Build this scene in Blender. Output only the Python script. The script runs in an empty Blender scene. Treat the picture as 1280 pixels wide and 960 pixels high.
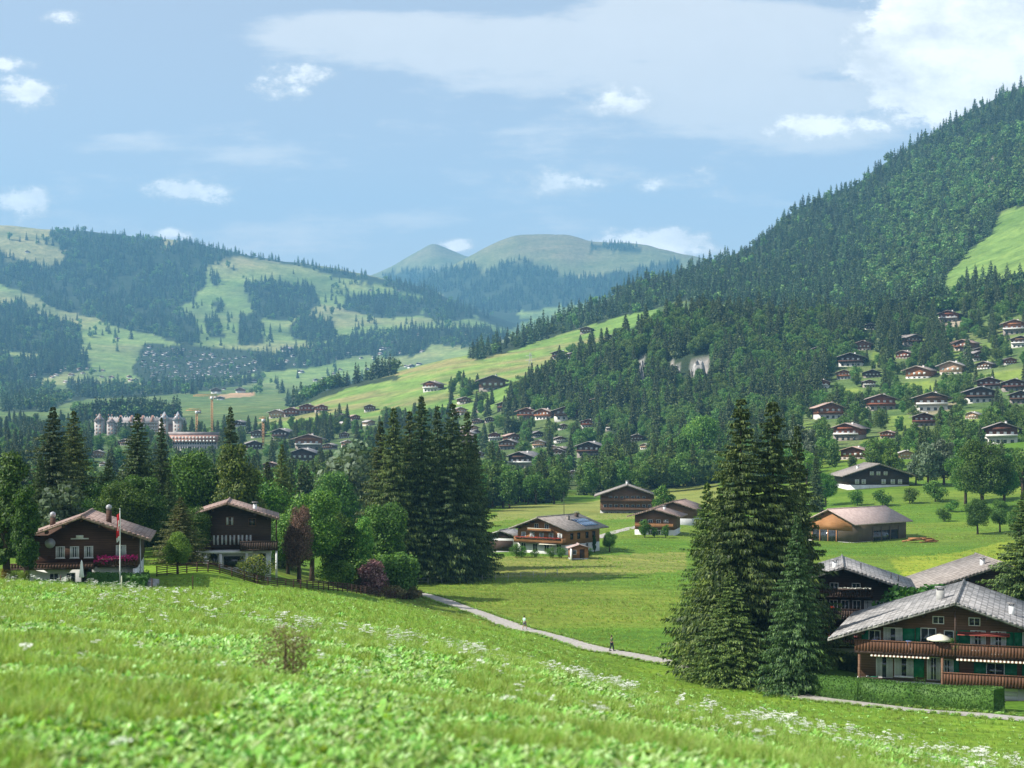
import bpy, math, random
import numpy as np
from mathutils import Vector, Matrix
random.seed(7); rng=np.random.default_rng(7)
R=math.radians
F=1859.0; HZ=540.0; CX=640.0
scene=bpy.context.scene
COL=scene.collection
PI=math.pi
SUN_EL=41.0; SUN_AZ=-101.0     # azimuth measured from the view axis (+Y) towards +X; the sun stands to the left

# ---------------------------------------------------------------- materials
def new_mat(name):
    m=bpy.data.materials.new(name); m.use_nodes=True
    nt=m.node_tree; nt.nodes.clear()
    return m,nt
def N(nt,t,**kw):
    n=nt.nodes.new(t)
    for k,v in kw.items():
        if k.startswith('i_'):
            key=k[2:]
            key=int(key) if key.isdigit() else key.replace('_',' ')
            n.inputs[key].default_value=v
        else: setattr(n,k,v)
    return n
def L(nt,a,b): nt.links.new(a,b)
def c4(c): return (c[0],c[1],c[2],1.0)
def ramp(nt,stops):
    n=nt.nodes.new('ShaderNodeValToRGB')
    e=n.color_ramp.elements
    while len(e)>1: e.remove(e[-1])
    e[0].position=stops[0][0]; e[0].color=c4(stops[0][1])
    for p,c in stops[1:]:
        x=e.new(p); x.color=c4(c)
    return n
def mixc(nt,fac,a,b,mode='MIX'):
    n=nt.nodes.new('ShaderNodeMix'); n.data_type='RGBA'; n.blend_type=mode
    for s,v in ((0,fac),(6,a),(7,b)):
        if hasattr(v,'is_output'): L(nt,v,n.inputs[s])
        elif s==0: n.inputs[0].default_value=v
        else: n.inputs[s].default_value=c4(v)
    return n.outputs[2]
def mth(nt,op,a,b=None,c=None,clamp=False):
    n=nt.nodes.new('ShaderNodeMath'); n.operation=op; n.use_clamp=clamp
    for i,v in enumerate((a,b,c)):
        if v is None: continue
        if hasattr(v,'is_output'): L(nt,v,n.inputs[i])
        else: n.inputs[i].default_value=v
    return n.outputs[0]
def principled(nt,rough=.7,spec=.3):
    b=N(nt,'ShaderNodeBsdfPrincipled'); b.inputs['Roughness'].default_value=rough
    b.inputs['Specular IOR Level'].default_value=spec
    o=N(nt,'ShaderNodeOutputMaterial'); L(nt,b.outputs[0],o.inputs[0])
    return b
def coords(nt,kind='Object',scale=(1,1,1)):
    t=N(nt,'ShaderNodeTexCoord'); mp=N(nt,'ShaderNodeMapping'); mp.inputs['Scale'].default_value=scale
    L(nt,t.outputs[kind],mp.inputs[0]); return mp.outputs[0]
def noise(nt,vec,scale,detail=4,rough=.55):
    n=N(nt,'ShaderNodeTexNoise'); n.inputs['Scale'].default_value=scale; n.inputs['Detail'].default_value=detail
    n.inputs['Roughness'].default_value=rough
    L(nt,vec,n.inputs['Vector']); return n.outputs[0]
def bump(nt,h,b,strength=.5,dist=.05):
    n=N(nt,'ShaderNodeBump'); n.inputs['Strength'].default_value=strength; n.inputs['Distance'].default_value=dist
    L(nt,h,n.inputs['Height']); L(nt,n.outputs[0],b.inputs['Normal'])

M={}
def simple(name,c1,c2=None,rough=.7,scale=4,spec=.3,stretch=(1,1,1),tint=False,b=0,bd=.02,lo=.35,hi=.65):
    m,nt=new_mat(name); p=principled(nt,rough,spec)
    v=coords(nt,'Object',stretch); n=noise(nt,v,scale)
    r=ramp(nt,[(lo,c1),(hi,c2 or c1)]); L(nt,n,r.inputs[0]); col=r.outputs[0]
    if tint:
        oi=N(nt,'ShaderNodeObjectInfo'); col=mixc(nt,1.0,col,oi.outputs['Color'],'MULTIPLY')
    L(nt,col,p.inputs['Base Color'])
    if b: bump(nt,n,p,b,bd)
    M[name]=m; return m
def timber(name,c1,c2,tint=False,plank=.22,vertical=False):
    m,nt=new_mat(name); p=principled(nt,.75,.25)
    v=coords(nt,'Object',(1,1,1)); v2=coords(nt,'Object',(.35,.35,6) if not vertical else (6,6,.35))
    n=noise(nt,v2,1.6,5); n2=noise(nt,v,.35,3)
    r=ramp(nt,[(.3,c1),(.72,c2)]); L(nt,n,r.inputs[0])
    col=mixc(nt,n2,r.outputs[0],[x*.55 for x in c1])
    sx=N(nt,'ShaderNodeSeparateXYZ'); L(nt,v,sx.inputs[0])
    ax=sx.outputs[2] if not vertical else mth(nt,'ADD',sx.outputs[0],sx.outputs[1])
    fr=mth(nt,'FRACT',mth(nt,'DIVIDE',ax,plank))
    gap=mth(nt,'LESS_THAN',fr,.12)
    col=mixc(nt,mth(nt,'MULTIPLY',gap,.55),col,(.01,.007,.005))
    if tint:
        oi=N(nt,'ShaderNodeObjectInfo'); col=mixc(nt,1.0,col,oi.outputs['Color'],'MULTIPLY')
    L(nt,col,p.inputs['Base Color']); bump(nt,fr,p,.3,.02)
    M[name]=m
def tiles(name,c1,c2,c3,row=.33,colw=.28,tint=False,rough=.6):
    # roof material: courses run along local Y (ridge), rows step down the slope (local X)
    m,nt=new_mat(name); p=principled(nt,rough,.3)
    v=coords(nt,'Object',(1,1,1)); sx=N(nt,'ShaderNodeSeparateXYZ'); L(nt,v,sx.inputs[0])
    row_i=mth(nt,'DIVIDE',sx.outputs[0],row); rf=mth(nt,'FRACT',row_i); rfl=mth(nt,'FLOOR',row_i)
    cy=mth(nt,'ADD',mth(nt,'DIVIDE',sx.outputs[1],colw),mth(nt,'MULTIPLY',rfl,.5)); cf=mth(nt,'FRACT',cy); cfl=mth(nt,'FLOOR',cy)
    cb=N(nt,'ShaderNodeCombineXYZ'); L(nt,rfl,cb.inputs[0]); L(nt,cfl,cb.inputs[1])
    wn=N(nt,'ShaderNodeTexWhiteNoise'); L(nt,cb.outputs[0],wn.inputs[0])
    r=ramp(nt,[(0,c1),(.5,c2),(1,c3)]); L(nt,wn.outputs[0],r.inputs[0])
    n2=noise(nt,v,.5,5,.65); col=mixc(nt,mth(nt,'MULTIPLY',n2,.55),r.outputs[0],c2)
    edge=mth(nt,'LESS_THAN',rf,.14); col=mixc(nt,mth(nt,'MULTIPLY',edge,.45),col,[x*.35 for x in c1])
    e2=mth(nt,'LESS_THAN',cf,.1); col=mixc(nt,mth(nt,'MULTIPLY',e2,.3),col,[x*.35 for x in c1])
    if tint:
        oi=N(nt,'ShaderNodeObjectInfo'); col=mixc(nt,1.0,col,oi.outputs['Color'],'MULTIPLY')
    L(nt,col,p.inputs['Base Color'])
    h=mth(nt,'ADD',rf,mth(nt,'MULTIPLY',mth(nt,'ABSOLUTE',mth(nt,'SUBTRACT',cf,.5)),.8)); bump(nt,h,p,.5,.04)
    M[name]=m
def foliage(name,c1,c2,c3,trans=.25,rv=.25,scale=.35):
    m,nt=new_mat(name)
    v=coords(nt,'Object'); n=noise(nt,v,scale,4,.7)
    g=N(nt,'ShaderNodeNewGeometry')
    oi=N(nt,'ShaderNodeObjectInfo')
    f=mth(nt,'ADD',mth(nt,'MULTIPLY',n,1.0),mth(nt,'MULTIPLY',mth(nt,'SUBTRACT',g.outputs['Random Per Island'],.5),.55))
    r=ramp(nt,[(.25,c1),(.5,c2),(.8,c3)]); L(nt,f,r.inputs[0])
    hs=N(nt,'ShaderNodeHueSaturation')
    L(nt,r.outputs[0],hs.inputs['Color'])
    hv=.02 if 'spruce' in name else .045
    L(nt,mth(nt,'ADD',.505-hv/2,mth(nt,'MULTIPLY',oi.outputs['Random'],hv)),hs.inputs['Hue'])
    L(nt,mth(nt,'ADD',1-rv,mth(nt,'MULTIPLY',oi.outputs['Random'],2*rv)),hs.inputs['Value'])
    col=mixc(nt,1.0,hs.outputs[0],oi.outputs['Color'],'MULTIPLY')
    d=N(nt,'ShaderNodeBsdfPrincipled'); d.inputs['Roughness'].default_value=.55; d.inputs['Specular IOR Level'].default_value=.25
    L(nt,col,d.inputs['Base Color'])
    t=N(nt,'ShaderNodeBsdfTranslucent'); L(nt,mixc(nt,1.0,col,(1.35,1.3,.6),'MULTIPLY'),t.inputs['Color'])
    mx=N(nt,'ShaderNodeMixShader'); mx.inputs[0].default_value=trans
    L(nt,d.outputs[0],mx.inputs[1]); L(nt,t.outputs[0],mx.inputs[2])
    o=N(nt,'ShaderNodeOutputMaterial'); L(nt,mx.outputs[0],o.inputs[0])
    M[name]=m

foliage('spruce_needles',(.022,.042,.016),(.068,.105,.03),(.19,.225,.07),.2,.18)
foliage('spruce_far',(.018,.045,.022),(.06,.11,.045),(.15,.20,.07),.2,.55)
foliage('leaf_green',(.035,.085,.018),(.10,.19,.035),(.24,.34,.08),.32)
foliage('leaf_far',(.05,.11,.035),(.13,.22,.06),(.26,.35,.11),.3,.5)
foliage('leaf_silver',(.08,.115,.07),(.13,.17,.10),(.2,.24,.15),.25)
foliage('leaf_plum',(.07,.045,.038),(.15,.09,.075),(.27,.18,.14),.25)
foliage('pink_blossom',(.12,.05,.05),(.34,.16,.17),(.62,.42,.42),.25)
foliage('dry_bush',(.12,.09,.04),(.2,.16,.08),(.32,.27,.15),.25)
foliage('hedge_leaf',(.035,.085,.015),(.07,.15,.025),(.12,.22,.04),.25,.08,1.2)
foliage('grass_blade',(.10,.20,.02),(.27,.40,.055),(.56,.64,.24),.42,.35,1.6)
foliage('weed_leaf',(.09,.22,.02),(.28,.47,.09),(.6,.76,.36),.38,.4,1.6)
simple('umbel_white',(.75,.78,.66),(.85,.86,.8),.8)
simple('magenta_flower',(.45,.01,.12),(.65,.03,.25),.7,8)
simple('red_flower',(.55,.03,.02),(.7,.06,.03),.7,8)
simple('bark',(.05,.035,.025),(.11,.085,.06),.9,6,.1,(1,1,.3),b=.6)
simple('plaster',(.62,.62,.6),(.74,.74,.72),.85,1.2,.2)
simple('concrete',(.34,.34,.32),(.46,.45,.43),.85,3,.2)
simple('white_paint',(.72,.72,.7),(.8,.8,.78),.5,2)
simple('curtain',(.5,.52,.5),(.68,.7,.68),.9,9,.1,(1,1,.02))
simple('green_paint',(.0,.12,.055),(.01,.19,.085),.45,3)
simple('dark_metal',(.03,.03,.032),(.05,.05,.05),.5,4)
simple('grey_metal',(.3,.31,.32),(.4,.4,.42),.35,4,.5)
simple('orange_paint',(.5,.26,.10),(.6,.33,.14),.5,4)
simple('red_cloth',(.26,.05,.04),(.36,.08,.06),.8,5)
simple('cream_cloth',(.7,.66,.52),(.82,.78,.66),.8,5)
simple('flag_red',(.6,.02,.03),(.7,.03,.04),.7,5)
simple('solar',(.03,.06,.13),(.10,.16,.26),.15,3,.8)
simple('skin',(.45,.27,.19),(.5,.3,.22),.6,8)
simple('mint_cloth',(.42,.72,.55),(.5,.8,.62),.85,8)
simple('olive_cloth',(.04,.08,.03),(.06,.1,.04),.85,8)
simple('navy_cloth',(.015,.02,.03),(.03,.035,.045),.85,8)
simple('grey_cloth',(.14,.15,.16),(.2,.2,.21),.85,8)
simple('blue_cloth',(.1,.2,.45),(.16,.28,.55),.85,8)
simple('hair',(.03,.02,.012),(.06,.04,.02),.7,9)
simple('stone',(.2,.2,.2),(.42,.41,.4),.9,1.5,.2,b=.6,bd=.1)
simple('pale_rock',(.22,.21,.19),(.46,.44,.41),.9,.22,.1,b=.8,bd=1.5)
simple('gravel_path',(.30,.28,.25),(.46,.43,.39),.95,3,.15,b=.3)
simple('village_wall',(.11,.06,.035),(.2,.11,.065),.8,.8,.2,(1,1,6),tint=True)
simple('village_roof',(.20,.18,.17),(.36,.33,.31),.65,.6,.3,(3,1,1),tint=True)
simple('village_plaster',(.6,.58,.54),(.72,.7,.66),.85,1,.2,tint=True)
simple('hotel_wall',(.38,.35,.33),(.5,.47,.44),.85,.3,.2)
simple('hotel_roof',(.24,.21,.2),(.34,.3,.29),.6,.3)
simple('hotel_timber',(.3,.16,.12),(.42,.24,.18),.8,.3)
timber('old_timber',(.085,.042,.027),(.18,.092,.06))
timber('dark_timber',(.055,.036,.027),(.125,.08,.058))
timber('brown_timber',(.18,.095,.055),(.33,.19,.115))
timber('orange_timber',(.36,.16,.06),(.62,.32,.14))
timber('barn_boards',(.17,.13,.10),(.28,.2,.14),vertical=True,plank=.25)
timber('balcony_boards',(.12,.055,.03),(.26,.13,.07),vertical=True,plank=.24)
tiles('slate_tiles',(.15,.145,.14),(.27,.262,.255),(.50,.48,.465),.5,.45,rough=.9)
tiles('brown_tiles',(.18,.12,.10),(.32,.225,.19),(.46,.34,.29),.45,.4,rough=.9)
tiles('grey_brown_tiles',(.18,.155,.14),(.27,.24,.215),(.36,.32,.29),.4,.4,rough=.9)
tiles('rose_tiles',(.36,.27,.24),(.46,.35,.32),(.53,.42,.37),.4,.4,rough=.9)
def glass():
    m,nt=new_mat('window_glass'); p=principled(nt,.06,.8)
    v=coords(nt,'Object'); n=noise(nt,v,1.3); r=ramp(nt,[(.35,(.01,.013,.016)),(.65,(.05,.06,.065))]); L(nt,n,r.inputs[0]); L(nt,r.outputs[0],p.inputs['Base Color'])
    M['glass']=m
glass()

# ---------------------------------------------------------------- object helpers
def tag(o,label=None,cat=None,group=None,kind=None):
    if label: o['label']=label
    if cat: o['category']=cat
    if group: o['group']=group
    if kind: o['kind']=kind
    return o
def empty(name,loc,rz=0,label=None,cat=None,group=None):
    o=bpy.data.objects.new(name,None); COL.objects.link(o); o.location=loc; o.rotation_euler=(0,0,rz)
    o.empty_display_size=.3
    return tag(o,label,cat,group)
def mesh_np(name,verts,faces_flat,nper,mats,mat_idx=None,smooth=False):
    me=bpy.data.meshes.new(name)
    verts=np.asarray(verts,dtype=np.float32); ff=np.asarray(faces_flat,dtype=np.int32)
    me.vertices.add(len(verts)); me.vertices.foreach_set('co',verts.ravel())
    nper=np.asarray(nper,dtype=np.int32); starts=np.concatenate([[0],np.cumsum(nper)[:-1]]).astype(np.int32)
    me.loops.add(len(ff)); me.loops.foreach_set('vertex_index',ff)
    me.polygons.add(len(nper)); me.polygons.foreach_set('loop_start',starts); me.polygons.foreach_set('loop_total',nper)
    if mat_idx is not None: me.polygons.foreach_set('material_index',np.asarray(mat_idx,dtype=np.int32))
    if smooth: me.polygons.foreach_set('use_smooth',np.ones(len(nper),dtype=bool))
    for m in mats: me.materials.append(M[m] if isinstance(m,str) else m)
    me.update(calc_edges=True)
    return me
class MB:
    def __init__(s): s.v=[]; s.f=[]; s.mi=[]
    def add(s,vs,fs,mi=0):
        b=len(s.v); s.v+= [tuple(p) for p in vs]; s.f+= [[b+i for i in f] for f in fs]; s.mi+=[mi]*len(fs); return s
    def box(s,x0,x1,y0,y1,z0,z1,mi=0):
        return s.add([(x0,y0,z0),(x1,y0,z0),(x1,y1,z0),(x0,y1,z0),(x0,y0,z1),(x1,y0,z1),(x1,y1,z1),(x0,y1,z1)],
            [(0,3,2,1),(4,5,6,7),(0,1,5,4),(1,2,6,5),(2,3,7,6),(3,0,4,7)],mi)
    def extr_y(s,poly,y0,y1,mi=0):       # poly in x,z
        n=len(poly); vs=[(x,y0,z) for x,z in poly]+[(x,y1,z) for x,z in poly]
        fs=[tuple(range(n)),tuple(range(2*n-1,n-1,-1))]+[(i,i+n,(i+1)%n+n,(i+1)%n) for i in range(n)]
        return s.add(vs,fs,mi)
    def tube(s,pts,rad,n=8,mi=0,cap=True):
        rings=[]
        for k,p in enumerate(pts):
            p=Vector(p); a=Vector(pts[max(k-1,0)]); b=Vector(pts[min(k+1,len(pts)-1)]); d=(b-a).normalized()
            u=d.cross(Vector((0,0,1)) if abs(d.z)<.9 else Vector((1,0,0))).normalized(); w=d.cross(u)
            r=rad[k] if isinstance(rad,(list,tuple)) else rad
            rings.append([p+u*math.cos(2*PI*i/n)*r+w*math.sin(2*PI*i/n)*r for i in range(n)])
        vs=[q for r_ in rings for q in r_]; fs=[]
        for k in range(len(rings)-1):
            for i in range(n): fs.append((k*n+i,k*n+(i+1)%n,(k+1)*n+(i+1)%n,(k+1)*n+i))
        if cap: fs.append(tuple(range(n-1,-1,-1))); fs.append(tuple((len(rings)-1)*n+i for i in range(n)))
        return s.add(vs,fs,mi)
    def lathe(s,prof,cx=0,cy=0,n=12,mi=0):   # prof: (r,z)
        vs=[(cx+r*math.cos(2*PI*i/n),cy+r*math.sin(2*PI*i/n),z) for r,z in prof for i in range(n)]; fs=[]
        for k in range(len(prof)-1):
            for i in range(n): fs.append((k*n+i,k*n+(i+1)%n,(k+1)*n+(i+1)%n,(k+1)*n+i))
        fs.append(tuple(range(n-1,-1,-1))); fs.append(tuple((len(prof)-1)*n+i for i in range(n)))
        return s.add(vs,fs,mi)
    def mesh(s,name,mats,smooth=False):
        if isinstance(mats,str): mats=[mats]
        ff=[i for f in s.f for i in f]
        return mesh_np(name,s.v,ff,[len(f) for f in s.f],mats,s.mi,smooth)
    def build(s,name,mats,parent=None,smooth=False,label=None,bevel=0):
        o=bpy.data.objects.new(name,s.mesh(name,mats,smooth)); COL.objects.link(o)
        if parent is not None: o.parent=parent
        if label: o['label']=label
        if bevel:
            b=o.modifiers.new('b','BEVEL'); b.width=bevel; b.segments=2
        return o
def link_mesh(name,me,parent=None,loc=(0,0,0),scale=(1,1,1),rz=0):
    o=bpy.data.objects.new(name,me); COL.objects.link(o)
    if parent is not None: o.parent=parent
    o.location=loc; o.scale=scale; o.rotation_euler=(0,0,rz); return o
def copy_tree(o,parent=None):
    c=o.copy(); COL.objects.link(c)
    if parent is not None: c.parent=parent
    for ch in KIDS.get(o.name,[]):
        copy_tree(ch,c)
    return c
KIDS={}
def register(o):
    KIDS[o.name]=list(o.children)
    for c in o.children: register(c)

# ---------------------------------------------------------------- terrain
def vnoise(x,y,seed=0):
    xi=np.floor(x).astype(np.int64); yi=np.floor(y).astype(np.int64); fx=x-xi; fy=y-yi
    fx=fx*fx*(3-2*fx); fy=fy*fy*(3-2*fy)
    def h(a,b):
        n=(a*374761393+b*668265263+seed*1442695041)&0x7fffffff
        n=((n^(n>>13))*1274126177)&0x7fffffff
        return ((n^(n>>16))&0xffff)/65535.0
    return (h(xi,yi)*(1-fx)+h(xi+1,yi)*fx)*(1-fy)+(h(xi,yi+1)*(1-fx)+h(xi+1,yi+1)*fx)*fy
def fbm(x,y,o=4,seed=0):
    s=0;a=.5
    for k in range(o): s=s+a*(vnoise(x*2**k,y*2**k,seed+k)*2-1); a*=.5
    return s
def zz(*p): return ('z',p)
def yy(*p): return ('y',p)
ROWS=[
(3,zz((0,-1.85),(640,-1.85),(1280,-1.9))),
(8,zz((0,-2.0),(640,-2.15),(1280,-2.45))),
(12,zz((0,-2.25),(640,-2.55),(1280,-3.1))),
(20,zz((-500,-2.8),(0,-3.0),(320,-3.25),(640,-3.8),(1280,-5.1),(1800,-6.0))),
(35,zz((-500,-4.0),(0,-4.35),(320,-4.8),(480,-5.1),(640,-5.6),(800,-6.35),(960,-7.0),(1280,-8.1),(1800,-9.8))),
(50,zz((-500,-5.1),(0,-5.5),(100,-5.6),(200,-5.9),(320,-6.25),(480,-6.95),(640,-7.85),(800,-9.0),(960,-10.0),(1280,-11.4),(1800,-13))),
(70,zz((-500,-6.7),(0,-7.4),(100,-7.5),(200,-7.9),(320,-8.2),(480,-9.2),(640,-10.7),(800,-12.5),(960,-14.0),(1280,-15.8),(1800,-17))),
(100,zz((-500,-9),(0,-10.1),(100,-10.4),(200,-10.9),(320,-11.1),(480,-12.6),(640,-14.8),(800,-17.5),(960,-19.6),(1280,-20.9),(1800,-21))),
(112,zz((-500,-10),(0,-11.3),(100,-11.8),(200,-12.1),(320,-12.1),(480,-13.7),(640,-16.0),(800,-19),(960,-21),(1280,-21.7),(1800,-22))),
(125,zz((-500,-11),(0,-12.6),(100,-13.15),(200,-13.4),(320,-13.3),(480,-15.1),(640,-17.7),(800,-21),(960,-23),(1130,-23.1),(1280,-22.9),(1800,-22.5))),
(137,zz((-500,-12),(0,-13.8),(100,-14.5),(200,-14.6),(320,-14.5),(480,-16.4),(640,-19.2),(800,-23),(960,-24.4),(1130,-24.1),(1280,-24),(1800,-23.5))),
(150,zz((-500,-12),(0,-14.5),(100,-15.2),(170,-15.2),(200,-15.5),(320,-15.6),(480,-17.7),(640,-20.6),(800,-24.3),(960,-24.9),(1280,-24.4),(1800,-24))),
(168,zz((-500,-12),(0,-14.6),(100,-15.3),(200,-15.0),(260,-15.4),(320,-17.2),(480,-19.6),(640,-23.0),(720,-24.6),(960,-24.9),(1280,-24.5),(1800,-24))),
(190,zz((-500,-13),(0,-15.5),(100,-15.5),(200,-15.0),(260,-16.2),(320,-17.4),(400,-19.6),(480,-21.4),(600,-24.6),(640,-25),(1280,-24.7),(1800,-24))),
(215,zz((-500,-15),(0,-17.5),(200,-17.5),(320,-19.5),(400,-21.5),(480,-23.4),(560,-24.6),(640,-25),(1280,-24.7),(1800,-24))),
(250,zz((-500,-18),(0,-20),(200,-20.5),(300,-21.5),(400,-23.5),(480,-24.6),(640,-24.7),(1280,-24.6),(1800,-23))),
(288,zz((-500,-20),(0,-22.5),(300,-23.5),(400,-24.3),(560,-24.4),(640,-23.4),(760,-23.4),(850,-24.2),(1280,-24.0),(1800,-19))),
(330,zz((-500,-22),(0,-24.5),(400,-24.8),(560,-24.4),(700,-23.6),(820,-22.8),(900,-23.6),(960,-24.3),(1280,-23.4),(1800,-15))),
(450,zz((-500,-24),(0,-25.5),(400,-25),(640,-24),(720,-23.6),(880,-23.6),(960,-20.5),(1040,-18),(1120,-16.5),(1200,-16),(1280,-14),(1800,0))),
(600,zz((-500,-24),(0,-25),(480,-25),(600,-24),(720,-24),(800,-22),(880,-20),(960,-14),(1040,-9),(1120,-7),(1200,-5),(1280,-2),(1800,20))),
(800,zz((-500,-20),(0,-20),(480,-20),(600,-20),(720,-17),(800,-12),(880,-5),(960,4),(1040,9),(1120,12),(1200,16),(1280,20),(1800,60))),
(1000,zz((-500,-12),(300,-12),(480,-9),(600,-6),(660,-1),(720,6),(800,18),(880,32),(960,41),(1040,44),(1120,47),(1200,53),(1280,61),(1800,150))),
(1150,zz((-500,-7),(200,-6),(300,-6),(400,2),(480,8),(540,14),(600,21),(660,36),(720,54),(800,77),(880,94),(960,90),(1040,87),(1120,90),(1200,100),(1280,112),(1800,230))),
(1300,zz((-500,0),(200,2),(300,8),(360,12),(400,18),(480,28),(540,38),(600,46),(660,53),(720,63),(800,82),(880,98),(960,97),(1040,100),(1120,112),(1200,130),(1280,150),(1800,300))),
(1600,yy((-500,524),(300,517),(360,511),(400,491),(480,470),(540,456),(600,441),(660,427),(720,411),(800,391),(880,377),(960,366),(1040,352),(1120,325),(1200,287),(1280,250),(1800,60))),
(1900,yy((-500,511),(360,508),(400,501),(480,489),(540,474),(600,446),(660,417),(720,393),(800,365),(880,346),(960,323),(1040,295),(1120,261),(1200,222),(1280,180),(1800,-80))),
(2300,yy((-500,500),(400,496),(480,490),(540,487),(600,472),(660,447),(720,418),(760,378),(800,354),(850,345),(870,336),(900,328),(940,312),(980,276),(1020,253),(1060,240),(1100,212),(1150,182),(1200,151),(1240,130),(1280,112),(1800,-180))),
(2500,yy((-500,493),(400,490),(600,480),(700,450),(800,400),(870,365),(940,345),(1020,290),(1100,250),(1200,190),(1280,150),(1800,-120))),
(2750,yy((-500,484),(400,484),(540,482),(600,478),(700,465),(800,440),(960,390),(1280,260),(1800,0))),
(3200,yy((-500,440),(0,448),(100,453),(200,461),(300,470),(400,470),(480,467),(540,459),(600,453),(720,460),(960,440),(1800,300))),
(3800,yy((-500,380),(0,398),(100,408),(200,415),(300,422),(400,427),(480,425),(540,420),(600,418),(660,423),(800,430),(1800,400))),
(4500,yy((-500,330),(0,352),(100,360),(200,371),(300,376),(400,381),(480,387),(540,389),(600,404),(660,420),(800,436),(1800,420))),
(5200,yy((-500,262),(-100,283),(0,283),(50,287),(100,290),(200,300),(300,318),(400,336),(450,344),(480,350),(540,366),(600,388),(640,402),(700,425),(800,432),(1800,430))),
(5550,yy((-500,290),(0,305),(200,320),(400,352),(480,372),(540,388),(600,396),(660,400),(800,402),(1800,430))),
(6200,yy((-500,330),(400,372),(480,384),(540,380),(600,372),(660,360),(720,352),(800,345),(880,340),(960,350),(1800,400))),
(7000,yy((-500,380),(400,392),(480,371),(520,355),(560,335),(590,319),(620,304),(655,295),(700,295),(740,303),(800,308),(850,319),(900,330),(960,345),(1100,390),(1800,420))),
(7600,yy((-500,400),(400,400),(480,380),(560,352),(620,330),(700,322),(800,330),(1000,380),(1800,430))),
(8600,yy((-500,400),(400,372),(450,352),(475,340),(500,327),(518,316),(530,309),(540,304),(550,307),(575,318),(600,326),(660,350),(800,390),(1800,430))),
(9500,yy((-500,420),(400,400),(540,350),(700,390),(1800,440))),
]
def pchip(xk,yk,xq):       # yk: (K,C) ; returns (Q,C)
    h=np.diff(xk)[:,None]; d=np.diff(yk,axis=0)/h
    m=np.zeros_like(yk); m[0]=d[0]; m[-1]=d[-1]
    w1=2*h[1:]+h[:-1]; w2=h[1:]+2*h[:-1]
    same=(d[1:]*d[:-1])>0
    with np.errstate(divide='ignore',invalid='ignore'):
        hm=(w1+w2)/(w1/d[:-1]+w2/d[1:])
    m[1:-1]=np.where(same,hm,0)
    i=np.clip(np.searchsorted(xk,xq,side='right')-1,0,len(xk)-2)
    hh=h[i]; t=((xq-xk[i])[:,None])/hh
    return (yk[i]*(2*t**3-3*t**2+1)+hh*m[i]*(t**3-2*t**2+t)+yk[i+1]*(-2*t**3+3*t**2)+hh*m[i+1]*(t**3-t**2))
PXS=np.arange(-500,1801,4.0)
NR=760
YS=np.exp(np.linspace(math.log(3),math.log(9500),NR))
KY=np.array([r[0] for r in ROWS],float)
KZ=[]
for Y,(kind,pts) in ROWS:
    p=np.array(pts,float)
    v=pchip(p[:,0],p[:,1][:,None],np.clip(PXS,p[0,0],p[-1,0]))[:,0]
    # light smoothing along the row
    k=np.ones(9)/9; v=np.convolve(np.pad(v,4,mode='edge'),k,'valid') if Y<2200 else np.convolve(np.pad(v,1,mode='edge'),np.ones(3)/3,'valid')
    KZ.append(v if kind=='z' else (HZ-v)/F*Y)
KZ=np.array(KZ)
ZT=pchip(KY,KZ,YS)
XT=(PXS[None,:]-CX)/F*YS[:,None]; YT=np.repeat(YS[:,None],len(PXS),1)
amp_far=np.clip((YT-2400)/2500,0,1)*16
rid=1-np.abs(fbm(XT/420,YT/420,4,3))*2.2
ZT+=amp_far*(rid-.55)*1.0
amp_mid=np.clip((YT-550)/1200,0,1)*3.5*(YT<3200)
ZT+=amp_mid*fbm(XT/90,YT/90,4,11)
ZT+=np.clip((YT-8)/60,0.15,1)*.22*fbm(XT/9,YT/9,3,5)*(YT<500)
ZT+=.05*fbm(XT/1.1,YT/1.1,3,9)*(YT<60)
LY=np.log(YS)
def ground_z(x,y):
    y=max(y,3.01); px=CX+F*x/y
    c=min(max((px-PXS[0])/4,0),len(PXS)-1.001); r=min(max((math.log(y)-LY[0])/(LY[1]-LY[0]),0),NR-1.001)
    ci=int(c); ri=int(r); fc=c-ci; 
    fr=(y-YS[ri])/(YS[ri+1]-YS[ri]); fr=min(max(fr,0),1)
    return float((ZT[ri,ci]*(1-fc)+ZT[ri,ci+1]*fc)*(1-fr)+(ZT[ri+1,ci]*(1-fc)+ZT[ri+1,ci+1]*fc)*fr)
YPIX=HZ-F*ZT/YS[:,None]
RUNMIN=np.minimum.accumulate(YPIX,axis=0)
def hit(px,py,ymin=3.0,ymax=9500):
    """first ground point met by the sight line of a photo pixel, at least ymin away"""
    c=int(min(max(round((px-PXS[0])/4),0),len(PXS)-1)); col=YPIX[:,c]
    k0=int(np.searchsorted(YS,ymin)); k1=int(np.searchsorted(YS,ymax))
    idx=np.nonzero(col[k0:k1]<=py)[0]
    if len(idx)==0: return None
    k=k0+idx[0]
    if k>0 and k>k0:
        a,b=col[k-1],col[k]; t=(a-py)/(a-b) if a!=b else 0
        Y=YS[k-1]+(YS[k]-YS[k-1])*t
    else: Y=YS[k]
    x=(px-CX)/F*Y
    return x,float(Y),ground_z(x,Y)
def P(px,Y):  # ground point in the direction of a photo column at distance Y
    x=(px-CX)/F*Y; return Vector((x,Y,ground_z(x,Y)))
def inpoly(px,py,poly):
    px=np.asarray(px,float); py=np.asarray(py,float); r=np.zeros(px.shape,bool); n=len(poly)
    for i in range(n):
        x1,y1=poly[i]; x2,y2=poly[(i+1)%n]
        if y1==y2: continue
        c=((y1>py)!=(y2>py))&(px<(x2-x1)*(py-y1)/(y2-y1)+x1); r^=c
    return r
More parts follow.
